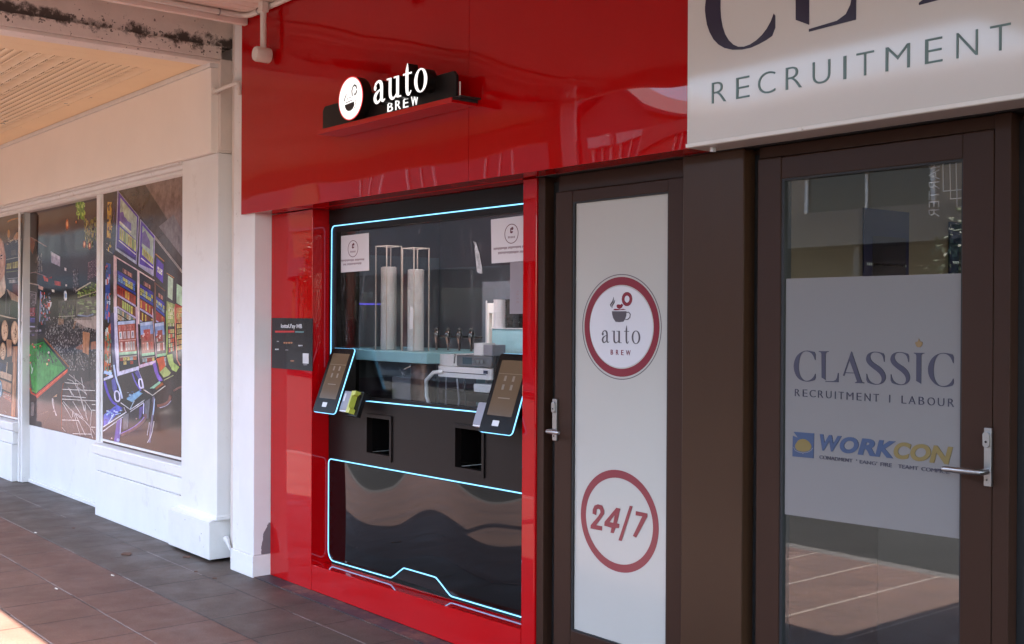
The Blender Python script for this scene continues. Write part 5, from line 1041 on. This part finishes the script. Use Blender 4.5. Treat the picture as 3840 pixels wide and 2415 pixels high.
p.poly([(50, 1060), (180, 960), (235, 990), (130, 1110), (50, 1180)], (96, 100, 190)); p.specks(55, 215, 985, 1110, 36, 28, 12, [(150, 176, 214), (70, 66, 140), (190, 200, 226)], 10); p.poly([(50, 1180), (250, 1020), (285, 1040), (50, 1225)], (40, 34, 40)); p.line([(46, 1178), (275, 1030)], 9, (214, 212, 220)); p.line([(46, 1218), (278, 1052)], 9, (206, 204, 212)); p.line([(92, 1150), (150, 1050)], 9, (196, 206, 226)); p.line([(250, 985), (268, 1030)], 8, (190, 176, 186))
p.poly([(440, 930), (520, 800), (540, 870), (450, 950)], (44, 38, 42)); p.poly([(500, 800), (595, 730), (612, 745), (545, 800)], (150, 190, 160)); p.line([(452, 815), (530, 868), (655, 775)], 8, (206, 200, 190)); p.poly([(560, 790), (625, 740), (640, 760), (560, 815)], (150, 90, 50))
p.poly([(180, 1120), (235, 1085), (205, 1320), (150, 1330)], (100, 82, 160)); p.line([(222, 1095), (212, 1250)], 10, (190, 190, 224)); p.poly([(240, 1060), (300, 1040), (290, 1190), (245, 1210)], (110, 108, 116)); p.poly([(400, 990), (440, 970), (420, 1080), (395, 1100)], (96, 80, 140)); p.poly([(455, 930), (510, 895), (490, 1100), (455, 1090)], (104, 100, 108)); p.line([(445, 945), (440, 1050)], 10, (196, 190, 224))
p.line([(222, 1255), (330, 1205), (420, 1140), (462, 1085), (455, 1050)], 34, (112, 78, 84), 2); p.line([(222, 1240), (330, 1190), (415, 1125), (448, 1080)], 8, (150, 120, 190), 2); p.line([(540, 880), (545, 1000), (520, 1120), (500, 1330)], 20, (120, 112, 134), 2); p.line([(552, 900), (535, 1060)], 8, (176, 196, 220)); p.line([(500, 1130), (478, 1260)], 7, (176, 170, 180)); p.line([(545, 1120), (520, 1260), (480, 1330)], 6, (206, 200, 206), 1); p.line([(575, 970), (640, 960), (690, 930), (705, 880), (690, 875)], 26, (128, 84, 72), 2); p.line([(600, 990), (670, 970), (712, 920)], 6, (190, 180, 196), 2); p.line([(735, 825), (800, 785), (860, 780)], 18, (130, 92, 82), 1)
p.line([(640, 720), (735, 672)], 8, (170, 176, 130))
for x_, y_ in ((372, 1097), (130, 1288), (195, 1305)): p.dot(x_, y_, 6, (240, 200, 200))
p.dot(193, 1305, 16, (150, 160, 206))
p.done('window poster of a row of bright slot machines, nearest the red shop', -9.225, -7.49, .60, 2.575, (64, 52, 46))
# --- bar with pool table
YP2 = 3.331
p = Print(YP2); C = Crop(0, 720, 2.5225, YP2); D = Crop(0, 1200, 2.5225, YP2); p.use(C)
p.poly([(240, 190), (960, 0), (960, 1560), (220, 1560)], (60, 49, 47)); p.poly([(268, 205), (950, 28), (940, 420), (270, 560)], (74, 56, 50)); p.poly([(268, 420), (700, 420), (820, 700), (820, 1000), (260, 1000)], (50, 44, 46)); p.poly([(600, 420), (960, 330), (960, 700), (700, 760)], (70, 62, 64))
p.poly([(706, 92), (780, 72), (802, 180), (790, 270), (770, 260), (735, 190)], (110, 150, 56), 1); p.specks(715, 795, 90, 240, 40, 14, 26, [(150, 190, 80), (80, 120, 40), (170, 200, 100)], 2, lambda x_, y_: x_ > 690+(y_-90)*.3 and x_ < 800)
p.line([(795, 200), (800, 330)], 6, (140, 160, 70)); p.specks(795, 880, 250, 510, 170, 9, 34, [(130, 130, 70), (160, 150, 90), (90, 86, 50), (176, 160, 100)], 3); p.specks(890, 930, 230, 440, 60, 8, 30, [(110, 120, 60), (140, 140, 80)], 4)
for x_, y_, r_, h_ in ((636, 305, 14, 46), (798, 495, 11, 30), (848, 510, 11, 30), (720, 285, 5, 14)): p.poly([(x_+r_*1.7*math.cos(i*.449), y_+h_*1.4*math.sin(i*.449)) for i in range(14)], (110, 70, 48)); p.dot(x_, y_, r_, (190, 110, 66), h_); p.dot(x_, y_-4, r_*.5, (244, 196, 140), h_*.55)
p.poly([(272, 420), (340, 450), (312, 590), (280, 540)], (128, 80, 60)); p.line([(290, 425), (440, 518)], 8, (150, 120, 110)); p.poly([(330, 455), (440, 522), (440, 600), (340, 560)], (44, 38, 38))
p.poly([(480, 560), (570, 612), (568, 705), (484, 668)], (176, 170, 190)); p.poly([(484, 566), (566, 612), (564, 640), (486, 600)], (196, 192, 206)); p.poly([(330, 565), (352, 590), (398, 640), (398, 790), (328, 760)], (62, 56, 58)); p.specks(335, 395, 580, 770, 90, 7, 22, [(120, 112, 108), (150, 140, 130), (84, 78, 80)], 5)
p.poly([(270, 760), (430, 760), (430, 870), (272, 850)], (44, 34, 36)); p.line([(272, 770), (330, 760), (440, 800)], 7, (150, 130, 130)); p.line([(270, 860), (365, 880)], 10, (170, 156, 150)); p.poly([(408, 790), (455, 820), (455, 850), (420, 840)], (190, 84, 60)); p.poly([(515, 838), (575, 850), (575, 890), (520, 880)], (170, 70, 52)); p.specks(465, 485, 795, 815, 4, 12, 10, [(180, 70, 56)], 6)
p.poly([(365, 880), (410, 900), (405, 930), (365, 915)], (190, 150, 130)); p.poly([(490, 920), (515, 925), (515, 950), (492, 945)], (220, 206, 190)); p.poly([(610, 715), (628, 720), (628, 748), (610, 742)], (226, 220, 226)); p.poly([(620, 872), (636, 876), (634, 892), (620, 890)], (214, 206, 200))
p.poly([(276, 930), (344, 945), (340, 1290), (262, 1280)], (36, 30, 36)); p.line([(280, 940), (342, 950), (338, 1060)], 5, (196, 190, 196)); p.grid((285, 960), (335, 968), (332, 1085), (280, 1075), 4, 9, [(176, 170, 180), (120, 116, 124), (90, 86, 96)], .8, .5, 7); p.grid((285, 1095), (335, 1095), (332, 1180), (282, 1175), 4, 5, [(200, 76, 90), (214, 150, 160), (150, 50, 64)], .8, .6, 8); p.grid((288, 1190), (332, 1190), (330, 1240), (286, 1238), 3, 3, [(90, 84, 160), (120, 116, 190)], .8, .6, 9)
p.poly([(375, 930), (480, 960), (470, 1260), (365, 1270)], (40, 34, 42)); p.specks(380, 470, 940, 1240, 160, 10, 22, [(120, 124, 150), (176, 176, 196), (84, 80, 100), (200, 90, 80), (60, 56, 70)], 10); p.line([(385, 940), (375, 1230)], 8, (150, 154, 190)); p.poly([(455, 1045), (490, 1040), (485, 1075), (465, 1120), (455, 1100)], (206, 206, 210)); p.poly([(452, 1048), (475, 1050), (470, 1090), (452, 1085)], (200, 96, 76))
p.line([(258, 1290), (470, 1262)], 26, (30, 24, 28)); p.line([(262, 1270), (330, 1275)], 12, (176, 170, 190)); p.grid((275, 1310), (400, 1300), (400, 1370), (270, 1380), 4, 2, [(120, 106, 130), (90, 80, 96), (160, 150, 160)], .7, .5, 11)
p.poly([(605, 935), (632, 935), (635, 1030), (606, 1030)], (214, 216, 220), 1); p.poly([(618, 960), (630, 962), (630, 1000), (618, 1000)], (130, 160, 196)); p.poly([(690, 720), (740, 725), (740, 900), (680, 950)], (56, 50, 52)); p.specks(690, 738, 730, 940, 110, 5, 18, [(150, 140, 140), (110, 100, 104), (84, 76, 80)], 12); p.poly([(830, 660), (950, 600), (950, 790), (825, 850)], (74, 52, 58)); p.grid((835, 670), (945, 615), (945, 780), (830, 840), 8, 12, [(150, 110, 116), (110, 76, 84), (176, 140, 140)], .6, .45, 13)
p.poly([(725, 945), (865, 850), (960, 870), (960, 940), (735, 1000)], (86, 92, 56)); p.specks(730, 940, 870, 985, 120, 20, 12, [(130, 150, 70), (96, 120, 50), (160, 170, 100), (70, 70, 44)], 14, lambda x_, y_: y_ > 1000-(x_-725)*.62-60); p.line([(722, 935), (860, 855)], 12, (190, 180, 160)); p.line([(735, 1000), (960, 925)], 7, (170, 160, 140)); p.poly([(650, 1000), (735, 960), (720, 1100), (650, 1050)], (80, 74, 62))
p.poly([(555, 1030), (715, 1020), (712, 1175), (548, 1180)], (92, 86, 82)); p.specks(560, 700, 1035, 1160, 70, 8, 60, [(110, 106, 100), (80, 72, 70), (130, 140, 100), (60, 54, 56)], 15); p.line([(550, 1178), (712, 1172)], 6, (180, 170, 160)); p.poly([(722, 1020), (960, 970), (960, 1180), (720, 1170)], (112, 106, 98)); p.specks(730, 950, 1010, 1150, 70, 50, 14, [(120, 130, 96), (134, 128, 118), (96, 96, 80), (150, 160, 120)], 16); p.line([(735, 1165), (830, 1175), (885, 1155)], 14, (130, 134, 156))
p.poly([(430, 1220), (950, 1180), (950, 1560), (410, 1560)], (76, 68, 66)); p.poly([(790, 1200), (950, 1160), (950, 1400), (800, 1380)], (168, 152, 144)); p.poly([(690, 1190), (860, 1180), (900, 1300), (760, 1310)], (140, 124, 116)); p.poly([(552, 1190), (605, 1200), (600, 1256), (552, 1255)], (150, 122, 100)); p.poly([(710, 1205), (735, 1210), (700, 1300), (690, 1290)], (160, 120, 90))
def carpet(K_, x0, x1, y0, y1, n, sd, clip=None): p.use(K_).specks(x0, x1, y0, y1, n, 5, 15, [(150, 142, 138), (40, 34, 34), (110, 102, 98), (176, 168, 160), (58, 50, 48)], sd, clip)
carpet(C, 470, 780, 1180, 1500, 700, 17); carpet(C, 780, 930, 1290, 1500, 160, 18)
p.use(D)
p.poly([(250, 160), (920, 60), (920, 1140), (235, 980)], (72, 60, 58)); carpet(D, 430, 910, 40, 480, 1500, 19, lambda x_, y_: y_ < 470 and (x_ > 430+(y_-170)*.78 or y_ < 170)); p.poly([(700, 0), (925, 0), (925, 95), (800, 60)], (176, 160, 150))
p.poly([(585, 640), (910, 560), (920, 1130), (580, 1050)], (92, 76, 74)); p.poly([(240, 640), (420, 640), (640, 480), (600, 620), (585, 1050), (238, 975)], (78, 58, 54))
p.poly([(250, 228), (415, 168), (655, 440), (650, 470), (350, 740), (300, 700), (255, 665)], (52, 32, 28)); p.poly([(252, 222), (415, 170), (420, 190), (255, 250)], (40, 84, 40)); p.poly([(255, 250), (415, 205), (625, 455), (345, 690), (305, 665), (290, 520), (262, 350)], (64, 138, 62)); p.poly([(258, 262), (330, 240), (420, 215), (600, 440), (440, 420), (300, 400)], (58, 128, 58)); p.poly([(400, 400), (600, 450), (345, 685), (310, 640)], (72, 150, 70))
p.line([(418, 172), (655, 445)], 12, (150, 96, 60)); p.line([(420, 195), (630, 455)], 14, (24, 40, 24)); p.poly([(640, 462), (640, 492), (350, 742), (335, 706)], (196, 74, 44)); p.line([(252, 650), (290, 650), (300, 690), (345, 715)], 16, (190, 80, 50)); p.line([(636, 470), (350, 720)], 5, (226, 120, 80)); p.poly([(250, 360), (272, 360), (290, 520), (300, 640), (262, 640)], (110, 84, 70)); p.line([(300, 665), (345, 690), (360, 660)], 12, (110, 150, 80))
for x_, y_, c_ in ((310, 230, (170, 60, 40)), (325, 256, (190, 70, 50)), (383, 246, (190, 70, 50)), (281, 332, (206, 130, 90)), (290, 405, (180, 60, 60)), (462, 308, (220, 206, 190)), (463, 380, (170, 46, 36)), (448, 416, (226, 200, 130))): p.dot(x_+5, y_+13, 9, (28, 70, 30), 9); p.dot(x_, y_, 9, c_, 12); p.dot(x_-2, y_-4, 3, (240, 220, 210))
p.line([(470, 320), (505, 412)], 11, (30, 40, 40)); p.line([(290, 410), (305, 470), (300, 510)], 6, (190, 206, 190)); p.line([(312, 450), (302, 500)], 6, (206, 216, 206))
p.poly([(295, 778), (326, 780), (322, 905), (295, 910)], (134, 118, 112)); p.line([(497, 740), (500, 800), (520, 860), (535, 905)], 8, (214, 200, 196), 1); p.line([(505, 745), (518, 850), (505, 870)], 5, (190, 170, 166), 1); p.poly([(505, 730), (542, 700), (538, 725)], (196, 160, 130)); p.line([(375, 895), (455, 862)], 4, (150, 130, 120)); p.line([(470, 885), (410, 1000)], 3, (120, 104, 90)); p.dot(278, 935, 6, (160, 140, 136))
p.line([(600, 600), (585, 700), (584, 1040)], 6, (150, 84, 54))
for pts in ([(590, 655), (900, 668)], [(590, 716), (815, 735)], [(590, 748), (910, 765)], [(615, 592), (760, 606)], [(588, 945), (740, 950)], [(690, 1075), (865, 1080)], [(870, 800), (905, 800)], [(875, 852), (905, 855)], [(862, 1012), (905, 1015)]): p.line(pts, 6, (214, 206, 200))
for pts in ([(600, 770), (680, 860), (850, 990), (870, 1090), (880, 1118)], [(690, 770), (790, 930)], [(640, 560), (700, 580), (760, 700), (830, 950)], [(655, 515), (790, 620), (805, 640)], [(770, 545), (790, 640), (820, 710)], [(700, 520), (720, 590)], [(730, 600), (760, 720), (800, 860)], [(650, 640), (700, 720)], [(590, 780), (640, 860), (680, 930)], [(700, 880), (760, 1090)], [(715, 890), (810, 1090)], [(800, 760), (870, 860)], [(870, 860), (855, 1000)], [(588, 1015), (620, 1055)], [(870, 1030), (905, 1090)], [(720, 880), (800, 935)], [(660, 660), (685, 715)], [(745, 640), (820, 700)], [(690, 860), (690, 920)], [(805, 800), (820, 890)]): p.line(pts, 5, (200, 190, 186), 1)
p.poly([(785, 108), (852, 122), (840, 330), (785, 305)], (176, 128, 92)); p.line([(815, 120), (812, 320)], 4, (146, 100, 70)); p.poly([(715, 258), (782, 225), (782, 285), (725, 275)], (150, 106, 84)); p.poly([(858, 210), (910, 200), (910, 275), (858, 280)], (160, 112, 86)); p.poly([(852, 120), (866, 120), (850, 560), (838, 560)], (44, 34, 32)); p.poly([(860, 170), (912, 168), (912, 200), (860, 205)], (60, 50, 50)); p.poly([(700, 290), (716, 290), (712, 430), (694, 430)], (40, 32, 32))
p.done('tall window poster of a bar with a green pool table, between the two white mullions', -11.387, -9.357, .579, 2.573, (64, 52, 49))
# --- bartender and barrels (far left, cut by the picture edge)
YP3 = 3.262
p = Print(YP3); C = Crop(0, 720, 2.5225, YP3); D = Crop(0, 1200, 2.5225, YP3); p.use(C)
p.poly([(-350, 300), (225, 205), (200, 1260), (-350, 1100)], (54, 44, 40)); p.poly([(62, 262), (205, 232), (202, 380), (60, 480)], (66, 50, 40)); p.line([(70, 285), (110, 260), (200, 240), (202, 290)], 14, (150, 110, 66)); p.poly([(130, 420), (165, 372), (200, 400), (195, 450), (125, 460)], (166, 130, 100), 1); p.dot(82, 395, 12, (176, 140, 96), 40); p.specks(60, 195, 440, 510, 50, 16, 10, [(150, 150, 140), (80, 76, 70), (190, 180, 160)], 2)
p.poly([(62, 500), (192, 470), (190, 610), (60, 640)], (38, 32, 32)); p.grid((108, 550), (155, 545), (155, 595), (108, 600), 4, 1, [(110, 104, 84)], .6, 1, 3); p.line([(60, 640), (192, 612)], 7, (150, 146, 130)); p.poly([(60, 650), (190, 625), (186, 740), (58, 755)], (46, 40, 36)); p.grid((64, 680), (186, 650), (184, 715), (62, 730), 8, 1, [(176, 170, 96), (190, 184, 110), (130, 124, 70)], .75, 1, 4); p.line([(58, 758), (186, 742)], 7, (130, 130, 90)); p.poly([(72, 820), (180, 812), (178, 865), (72, 872)], (40, 36, 38)); p.grid((78, 832), (172, 826), (172, 858), (78, 864), 8, 1, [(190, 184, 180), (120, 116, 112)], .7, 1, 5); p.line([(72, 820), (180, 812), (178, 866)], 4, (190, 180, 176)); p.poly([(118, 875), (160, 870), (180, 900), (180, 980), (118, 980)], (110, 58, 46))
p.poly([(-60, 720), (30, 740), (30, 960), (-40, 1010), (-90, 960)], (182, 140, 118)); p.poly([(-60, 395), (0, 412), (25, 440), (40, 520), (55, 610), (48, 700), (42, 790), (0, 860), (-40, 885), (-80, 865), (-108, 790), (-116, 620), (-102, 480)], (196, 158, 134)); p.poly([(-120, 600), (-118, 430), (-80, 350), (-20, 330), (30, 350), (45, 420), (40, 500), (10, 440), (-50, 425), (-95, 470)], (58, 50, 45)); p.poly([(-62, 596), (-38, 592), (-38, 604), (-62, 608)], (60, 44, 38)); p.dot(-50, 626, 8, (70, 54, 50), 5); p.poly([(-30, 640), (-20, 715), (-44, 715)], (176, 134, 112)); p.poly([(-52, 775), (-8, 772), (-16, 790), (-42, 792)], (150, 90, 84)); p.poly([(-230, 1130), (-190, 1000), (-90, 930), (-60, 1010), (-60, 1150)], (46, 42, 48)); p.poly([(-340, 420), (-180, 380), (-180, 620), (-340, 640)], (46, 40, 36)); p.grid((-330, 450), (-190, 420), (-190, 600), (-330, 620), 6, 2, [(150, 120, 80), (96, 110, 80), (176, 150, 110), (110, 60, 50)], .7, .8, 44); p.poly([(40, 590), (56, 610), (50, 690), (38, 700)], (178, 126, 106)); p.poly([(0, 600), (24, 590), (24, 606), (0, 614)], (60, 44, 38)); p.dot(12, 628, 8, (70, 54, 50), 5); p.poly([(0, 640), (12, 700), (0, 740)], (176, 136, 114)); p.poly([(0, 770), (8, 775), (0, 790)], (150, 90, 84))
p.poly([(42, 780), (56, 900), (45, 960), (0, 1005), (0, 860)], (206, 186, 164)); p.poly([(-215, 1090), (-60, 1005), (0, 1005), (48, 960), (56, 915), (100, 950), (180, 1040), (196, 1200), (-350, 1130)], (46, 42, 48)); p.poly([(60, 915), (100, 940), (190, 1000), (182, 1045), (110, 1020)], (160, 136, 118)); p.line([(60, 940), (52, 1150)], 4, (120, 116, 120)); p.line([(95, 1050), (88, 1160)], 4, (104, 100, 104)); p.poly([(100, 1060), (190, 1080), (190, 1190), (100, 1170)], (36, 50, 46))
p.line([(0, 1168), (200, 1215)], 14, (196, 176, 156)); p.poly([(-350, 1080), (205, 1225), (180, 1560), (-350, 1560)], (70, 52, 42))
p.use(D)
def barrel(cx, cy, rx, ry, c1, c2): p.dot(cx, cy, rx, (60, 44, 36), ry); p.dot(cx, cy, rx-5, c1, ry-7); p.dot(cx, cy, rx-13, c2, ry-18); p.specks(cx-rx*.5, cx+rx*.4, cy-ry*.6, cy+ry*.5, 16, 9, 14, [(150, 112, 84), (120, 88, 66), (196, 160, 126)], int(cx))
p.poly([(-350, -30), (195, -10), (180, 950), (-350, 800)], (58, 44, 38)); p.poly([(60, 180), (110, 190), (110, 340), (70, 350)], (170, 132, 104)); p.poly([(120, 250), (170, 250), (160, 400), (115, 400)], (150, 106, 80)); p.poly([(180, 60), (196, 60), (196, 210), (185, 215)], (150, 106, 80))
barrel(45, 100, 38, 106, (186, 150, 120), (206, 176, 146)); barrel(140, 120, 40, 120, (190, 154, 122), (210, 180, 150)); barrel(28, 295, 34, 90, (180, 142, 110), (200, 168, 136)); barrel(-70, 150, 46, 125, (180, 142, 110), (200, 168, 136)); barrel(-170, 170, 50, 130, (172, 136, 106), (196, 164, 132)); barrel(-110, 380, 46, 110, (180, 142, 110), (200, 168, 136)); barrel(-220, 430, 52, 120, (172, 136, 106), (196, 164, 132))
p.poly([(0, 470), (110, 520), (110, 580), (0, 540)], (190, 160, 134)); p.poly([(0, 560), (110, 600), (105, 690), (0, 640)], (176, 136, 108)); p.poly([(-40, 390), (60, 420), (70, 500), (-40, 470)], (44, 46, 70)); p.line([(70, 400), (62, 500)], 8, (200, 176, 150)); p.poly([(30, 670), (110, 700), (108, 780), (30, 730)], (140, 84, 66)); p.grid((36, 690), (104, 715), (100, 765), (34, 740), 7, 2, [(196, 170, 150), (120, 66, 54)], .6, .5, 6); p.dot(2, 650, 20, (90, 130, 150), 82); p.dot(2, 650, 13, (190, 200, 196), 62); p.dot(2, 650, 8, (90, 120, 150), 40)
p.poly([(130, 250), (165, 250), (142, 945), (105, 935)], (160, 108, 72)); p.line([(140, 260), (120, 930)], 5, (196, 150, 110)); p.poly([(-350, 740), (110, 790), (105, 935), (-350, 830)], (66, 56, 52)); p.line([(45, 860), (60, 880)], 5, (150, 146, 144))
p.done('window poster of a bartender with stacked barrels, cut by the left edge of the view', -14, -11.497, .60, 2.575, (56, 44, 38))
# ================================================================== ACROSS THE STREET (seen in reflections)
YO = -15
def window(par, x0, x1, z0, z1, y=YO, pane=None):
    f = MB().box(x0-.1, x1+.1, y+.002, y+.10, z0-.14, z0).box(x0-.12, x1+.12, y+.002, y+.16, z1, z1+.14).box(x0-.08, x0, y+.002, y+.07, z0+.001, z1-.001).box(x1, x1+.08, y+.002, y+.07, z0+.001, z1-.001).box((x0+x1)/2-.03, (x0+x1)/2+.03, y+.002, y+.06, z0+.001, z1-.001).build('window', M['grey_paint'], par)
    MB().box(x0, x1, y+.002, y+.02, z0, z1).build('pane', pane or M['dark_pane'], f)
wallm = [mat('far_wall', c_, .8, var=.08, vscale=.8) for c_ in ((.20, .125, .10), (.27, .215, .165), (.22, .18, .145), (.42, .22, .10), (.17, .15, .135))]
slate_r = mat('far_roof', (.12, .10, .10), .7, var=.1)
def far_building(label, x0, x1, ztop_, m, wins, gable=None, aw=3.0, awc=None):
    t = thing('building', label, 'building', ((x0+x1)/2, YO-3, 0))
    if gable: xc, zg = gable; poly = [(x0, 0), (x1, 0), (x1, ztop_), (xc, zg), (x0, ztop_)]
    else: poly = [(x0, 0), (x1, 0), (x1, ztop_), (x0, ztop_)]
    MB().extr_y(poly, YO-8, YO).build('wall', m, t)
    if not gable: MB().box(x0-.05, x1+.05, YO+.002, YO+.3, ztop_-.35, ztop_+.15).box(x0, x1, YO+.002, YO+.12, 4.98, 5.12).build('cornice', wallm[1], t)
    else:
        b = MB()
        for xa, za, xb, zb in ((x0-.2, ztop_-.1, xc, zg+.15), (xc, zg+.15, x1+.2, ztop_-.1)): b.idx([(xa, YO-8, za), (xb, YO-8, zb), (xb, YO+.35, zb), (xa, YO+.35, za), (xa, YO-8, za+.12), (xb, YO-8, zb+.12), (xb, YO+.35, zb+.12), (xa, YO+.35, za+.12)], [(0, 3, 2, 1), (4, 5, 6, 7), (0, 1, 5, 4), (1, 2, 6, 5), (2, 3, 7, 6), (3, 0, 4, 7)])
        b.build('roof', slate_r, t)
    for wv in wins: window(t, *wv)
    MB().box(x0+.05, x1-.05, YO+.01, YO+3.0, aw, aw+.14).box(x0+.05, x1-.05, YO+2.9, YO+3.05, aw-.15, aw+.5).build('awning', awc or wallm[4], t)
    b = MB(); n = max(2, int((x1-x0)/3.2))
    for i in range(n): a = x0+.4+(x1-x0-.6)*i/n; b.box(a, a+(x1-x0-.6)/n-.35, YO+.002, YO+.03, .5, 2.5)
    b.build('shop_window', M['dark_pane'], t)
    b = MB()
    for i in range(n+1): a = x0+.2+(x1-x0-.4)*i/n; b.box(a-.06, a+.06, YO+2.75, YO+2.87, 0, aw-.001)
    b.build('awning_leg', wallm[4], t)
    return t
far_building('gabled brick-coloured shop house across the street with two upper windows', -23.45, -20.87, 7.04, wallm[0], [(-22.93, -22.30, 5.85, 6.40), (-21.80, -21.12, 5.85, 6.38)], (-22.16, 7.62), 3.1)
pb = far_building('pale rendered building across the street with a wide window and a terracotta roof', -20.8, -8.6, 6.35, wallm[1], [(-19.6, -19.2, 5.2, 6.0), (-18.8, -18.4, 5.2, 6.0), (-15.9, -12.9, 3.75, 4.75)], None, 3.15, wallm[2])
b = MB(); b.extr_x([(YO-.3, 6.36), (YO-5, 6.36), (YO-2.6, 7.3)], -20.7, -8.7); b.build('roof', mat('terracotta_roof', (.42, .17, .08), .7, var=.2, vscale=3), pb)
far_building('grey two storey building across the street at the near end', -8.5, 9, 7.2, wallm[2], [(-7.4, -5.9, 4.6, 6.2), (-4.4, -2.9, 4.6, 6.2), (0, 1.5, 4.6, 6.2)], None, 3.0)
far_building('brown two storey building across the street, left of the gabled house', -38.3, -23.6, 8.0, wallm[4], [(-27.5, -26.1, 5.2, 6.6), (-31.5, -30.1, 5.2, 6.6), (-34.5, -33.1, 5.2, 6.6)], None, 3.05)
far_building('narrow ochre building across the street at the end of the row', -40.4, -38.4, 7.2, wallm[3], [], None, 2.9)
far_building('tall brown building farthest down the opposite side of the street', -95, -54, 9, wallm[0], [(-60, -58, 5, 7), (-66, -64, 5, 7), (-72, -70, 5, 7)], None, 3)
def leaf_cloud(name, c, R_, n, m, par, seed):
    rr = random.Random(seed); b = MB(); lobes = [(Vector((rr.uniform(-1, 1)*R_[0]*.6, rr.uniform(-1, 1)*R_[1]*.6, rr.uniform(-1, 1)*R_[2]*.6)), rr.uniform(.35, .6)) for _ in range(9)]
    for _ in range(n):
        o_, k_ = rr.choice(lobes); v = Vector((rr.gauss(0, 1), rr.gauss(0, 1), rr.gauss(0, 1))).normalized()*rr.random()**.4
        p_ = Vector(c)+o_+Vector((v.x*R_[0]*k_, v.y*R_[1]*k_, v.z*R_[2]*k_)); a = Vector((rr.gauss(0, 1), rr.gauss(0, 1), rr.gauss(0, .7))).normalized()*rr.uniform(.05, .1); d = a.cross(Vector((rr.gauss(0, 1), rr.gauss(0, 1), rr.gauss(0, 1)))).normalized()*a.length*.45
        b.face([p_-a, p_+d, p_+a, p_-d])
    return b.build(name, m, par)
lf = mat('leaves', (.055, .085, .022), .5, var=.45, vscale=3)
def tree(x_, y_, h_, label, seed):
    t = thing('street_tree', label, 'tree', (x_, y_, 0), 'street trees opposite')
    b = MB(); b.tube([(x_, y_, 0), (x_+.04, y_, h_*.2), (x_-.03, y_+.03, h_*.45), (x_, y_, h_*.8)], .1, 10, radii=[.12, .09, .07, .03])
    for a in range(5): q = Vector((math.cos(a*1.26), math.sin(a*1.26), 0)); b.tube([(x_, y_, h_*(.34+.05*a)), Vector((x_, y_, h_*(.5+.05*a)))+q*.35, Vector((x_, y_, h_*(.62+.05*a)))+q*.75], .03, 6, radii=[.04, .03, .012])
    b.build('trunk', mat('bark', (.10, .075, .055), .8, var=.3, vscale=12), t, smooth=True)
    leaf_cloud('crown', (x_, y_, h_*.66), (1.15, 1.05, h_*.34), 2600, lf, t, seed)
tree(-9.5, -11.2, 3.6, 'small leafy street tree on the far kerb, reflected at the right edge', 5)
tree(-31, -11.3, 4.4, 'small leafy street tree on the far kerb near the low ochre building', 9)
# ================================================================== LITTER ON THE PAVING
litter = mat('litter', (.62, .56, .48), .7); brown = mat('dry_leaf', (.10, .045, .025), .7)
def ground(px, py):
    d = _r3*((px-1920)/F_PX)-_u3*((py-1207.5)/F_PX)+_f2; t = -CAM_H/d.z; return d.x*t, d.y*t
for (px, py), lab in (((210, 2211), 'pale cigarette butt on the terracotta tile toward the street'), ((421, 2161), 'white scrap on the joint between terracotta and charcoal tiles'), ((132, 2000), 'pale scrap on the charcoal tiles by the white wall'), ((1853, 2265), None)):
    if not lab: continue
    x_, y_ = ground(px, py); o = MB().tube([(x_-.012, y_, .005), (x_, y_+.003, .0055), (x_+.012, y_+.005, .005)], .0042, 8).build('cigarette_butt', litter, smooth=True); tag(o, lab, 'litter', 'litter on the paving')
for (px, py), s_, lab in (((475, 2079), .055, 'large brown dry leaf flat on the charcoal tiles'), ((276, 1981), .02, 'small dark leaf on the charcoal tiles near the wall'), ((735, 2145), .018, 'small dark leaf at the foot of the plinth'), ((805, 2170), .022, 'curled reddish leaf by the timber pier'), ((700, 2090), .04, 'twig and leaf scrap under the plinth edge')):
    x_, y_ = ground(px, py); b = MB(); pl = [(s_*math.cos(i*.571)*(1+.25*math.sin(i*3.1)), s_*.5*math.sin(i*.571)*(1+.3*math.cos(i*2.3))) for i in range(11)]
    b.idx([(x_+u, y_+v, .004+.12*s_*abs(v/s_)) for u, v in pl]+[(x_+u, y_+v, .0015) for u, v in pl], [tuple(range(11)), tuple(range(21, 10, -1))]+[(11+i, 11+(i+1) % 11, (i+1) % 11, i) for i in range(11)])
    o = b.build('dry_leaf', brown); tag(o, lab, 'leaf', 'dry leaves on the paving')
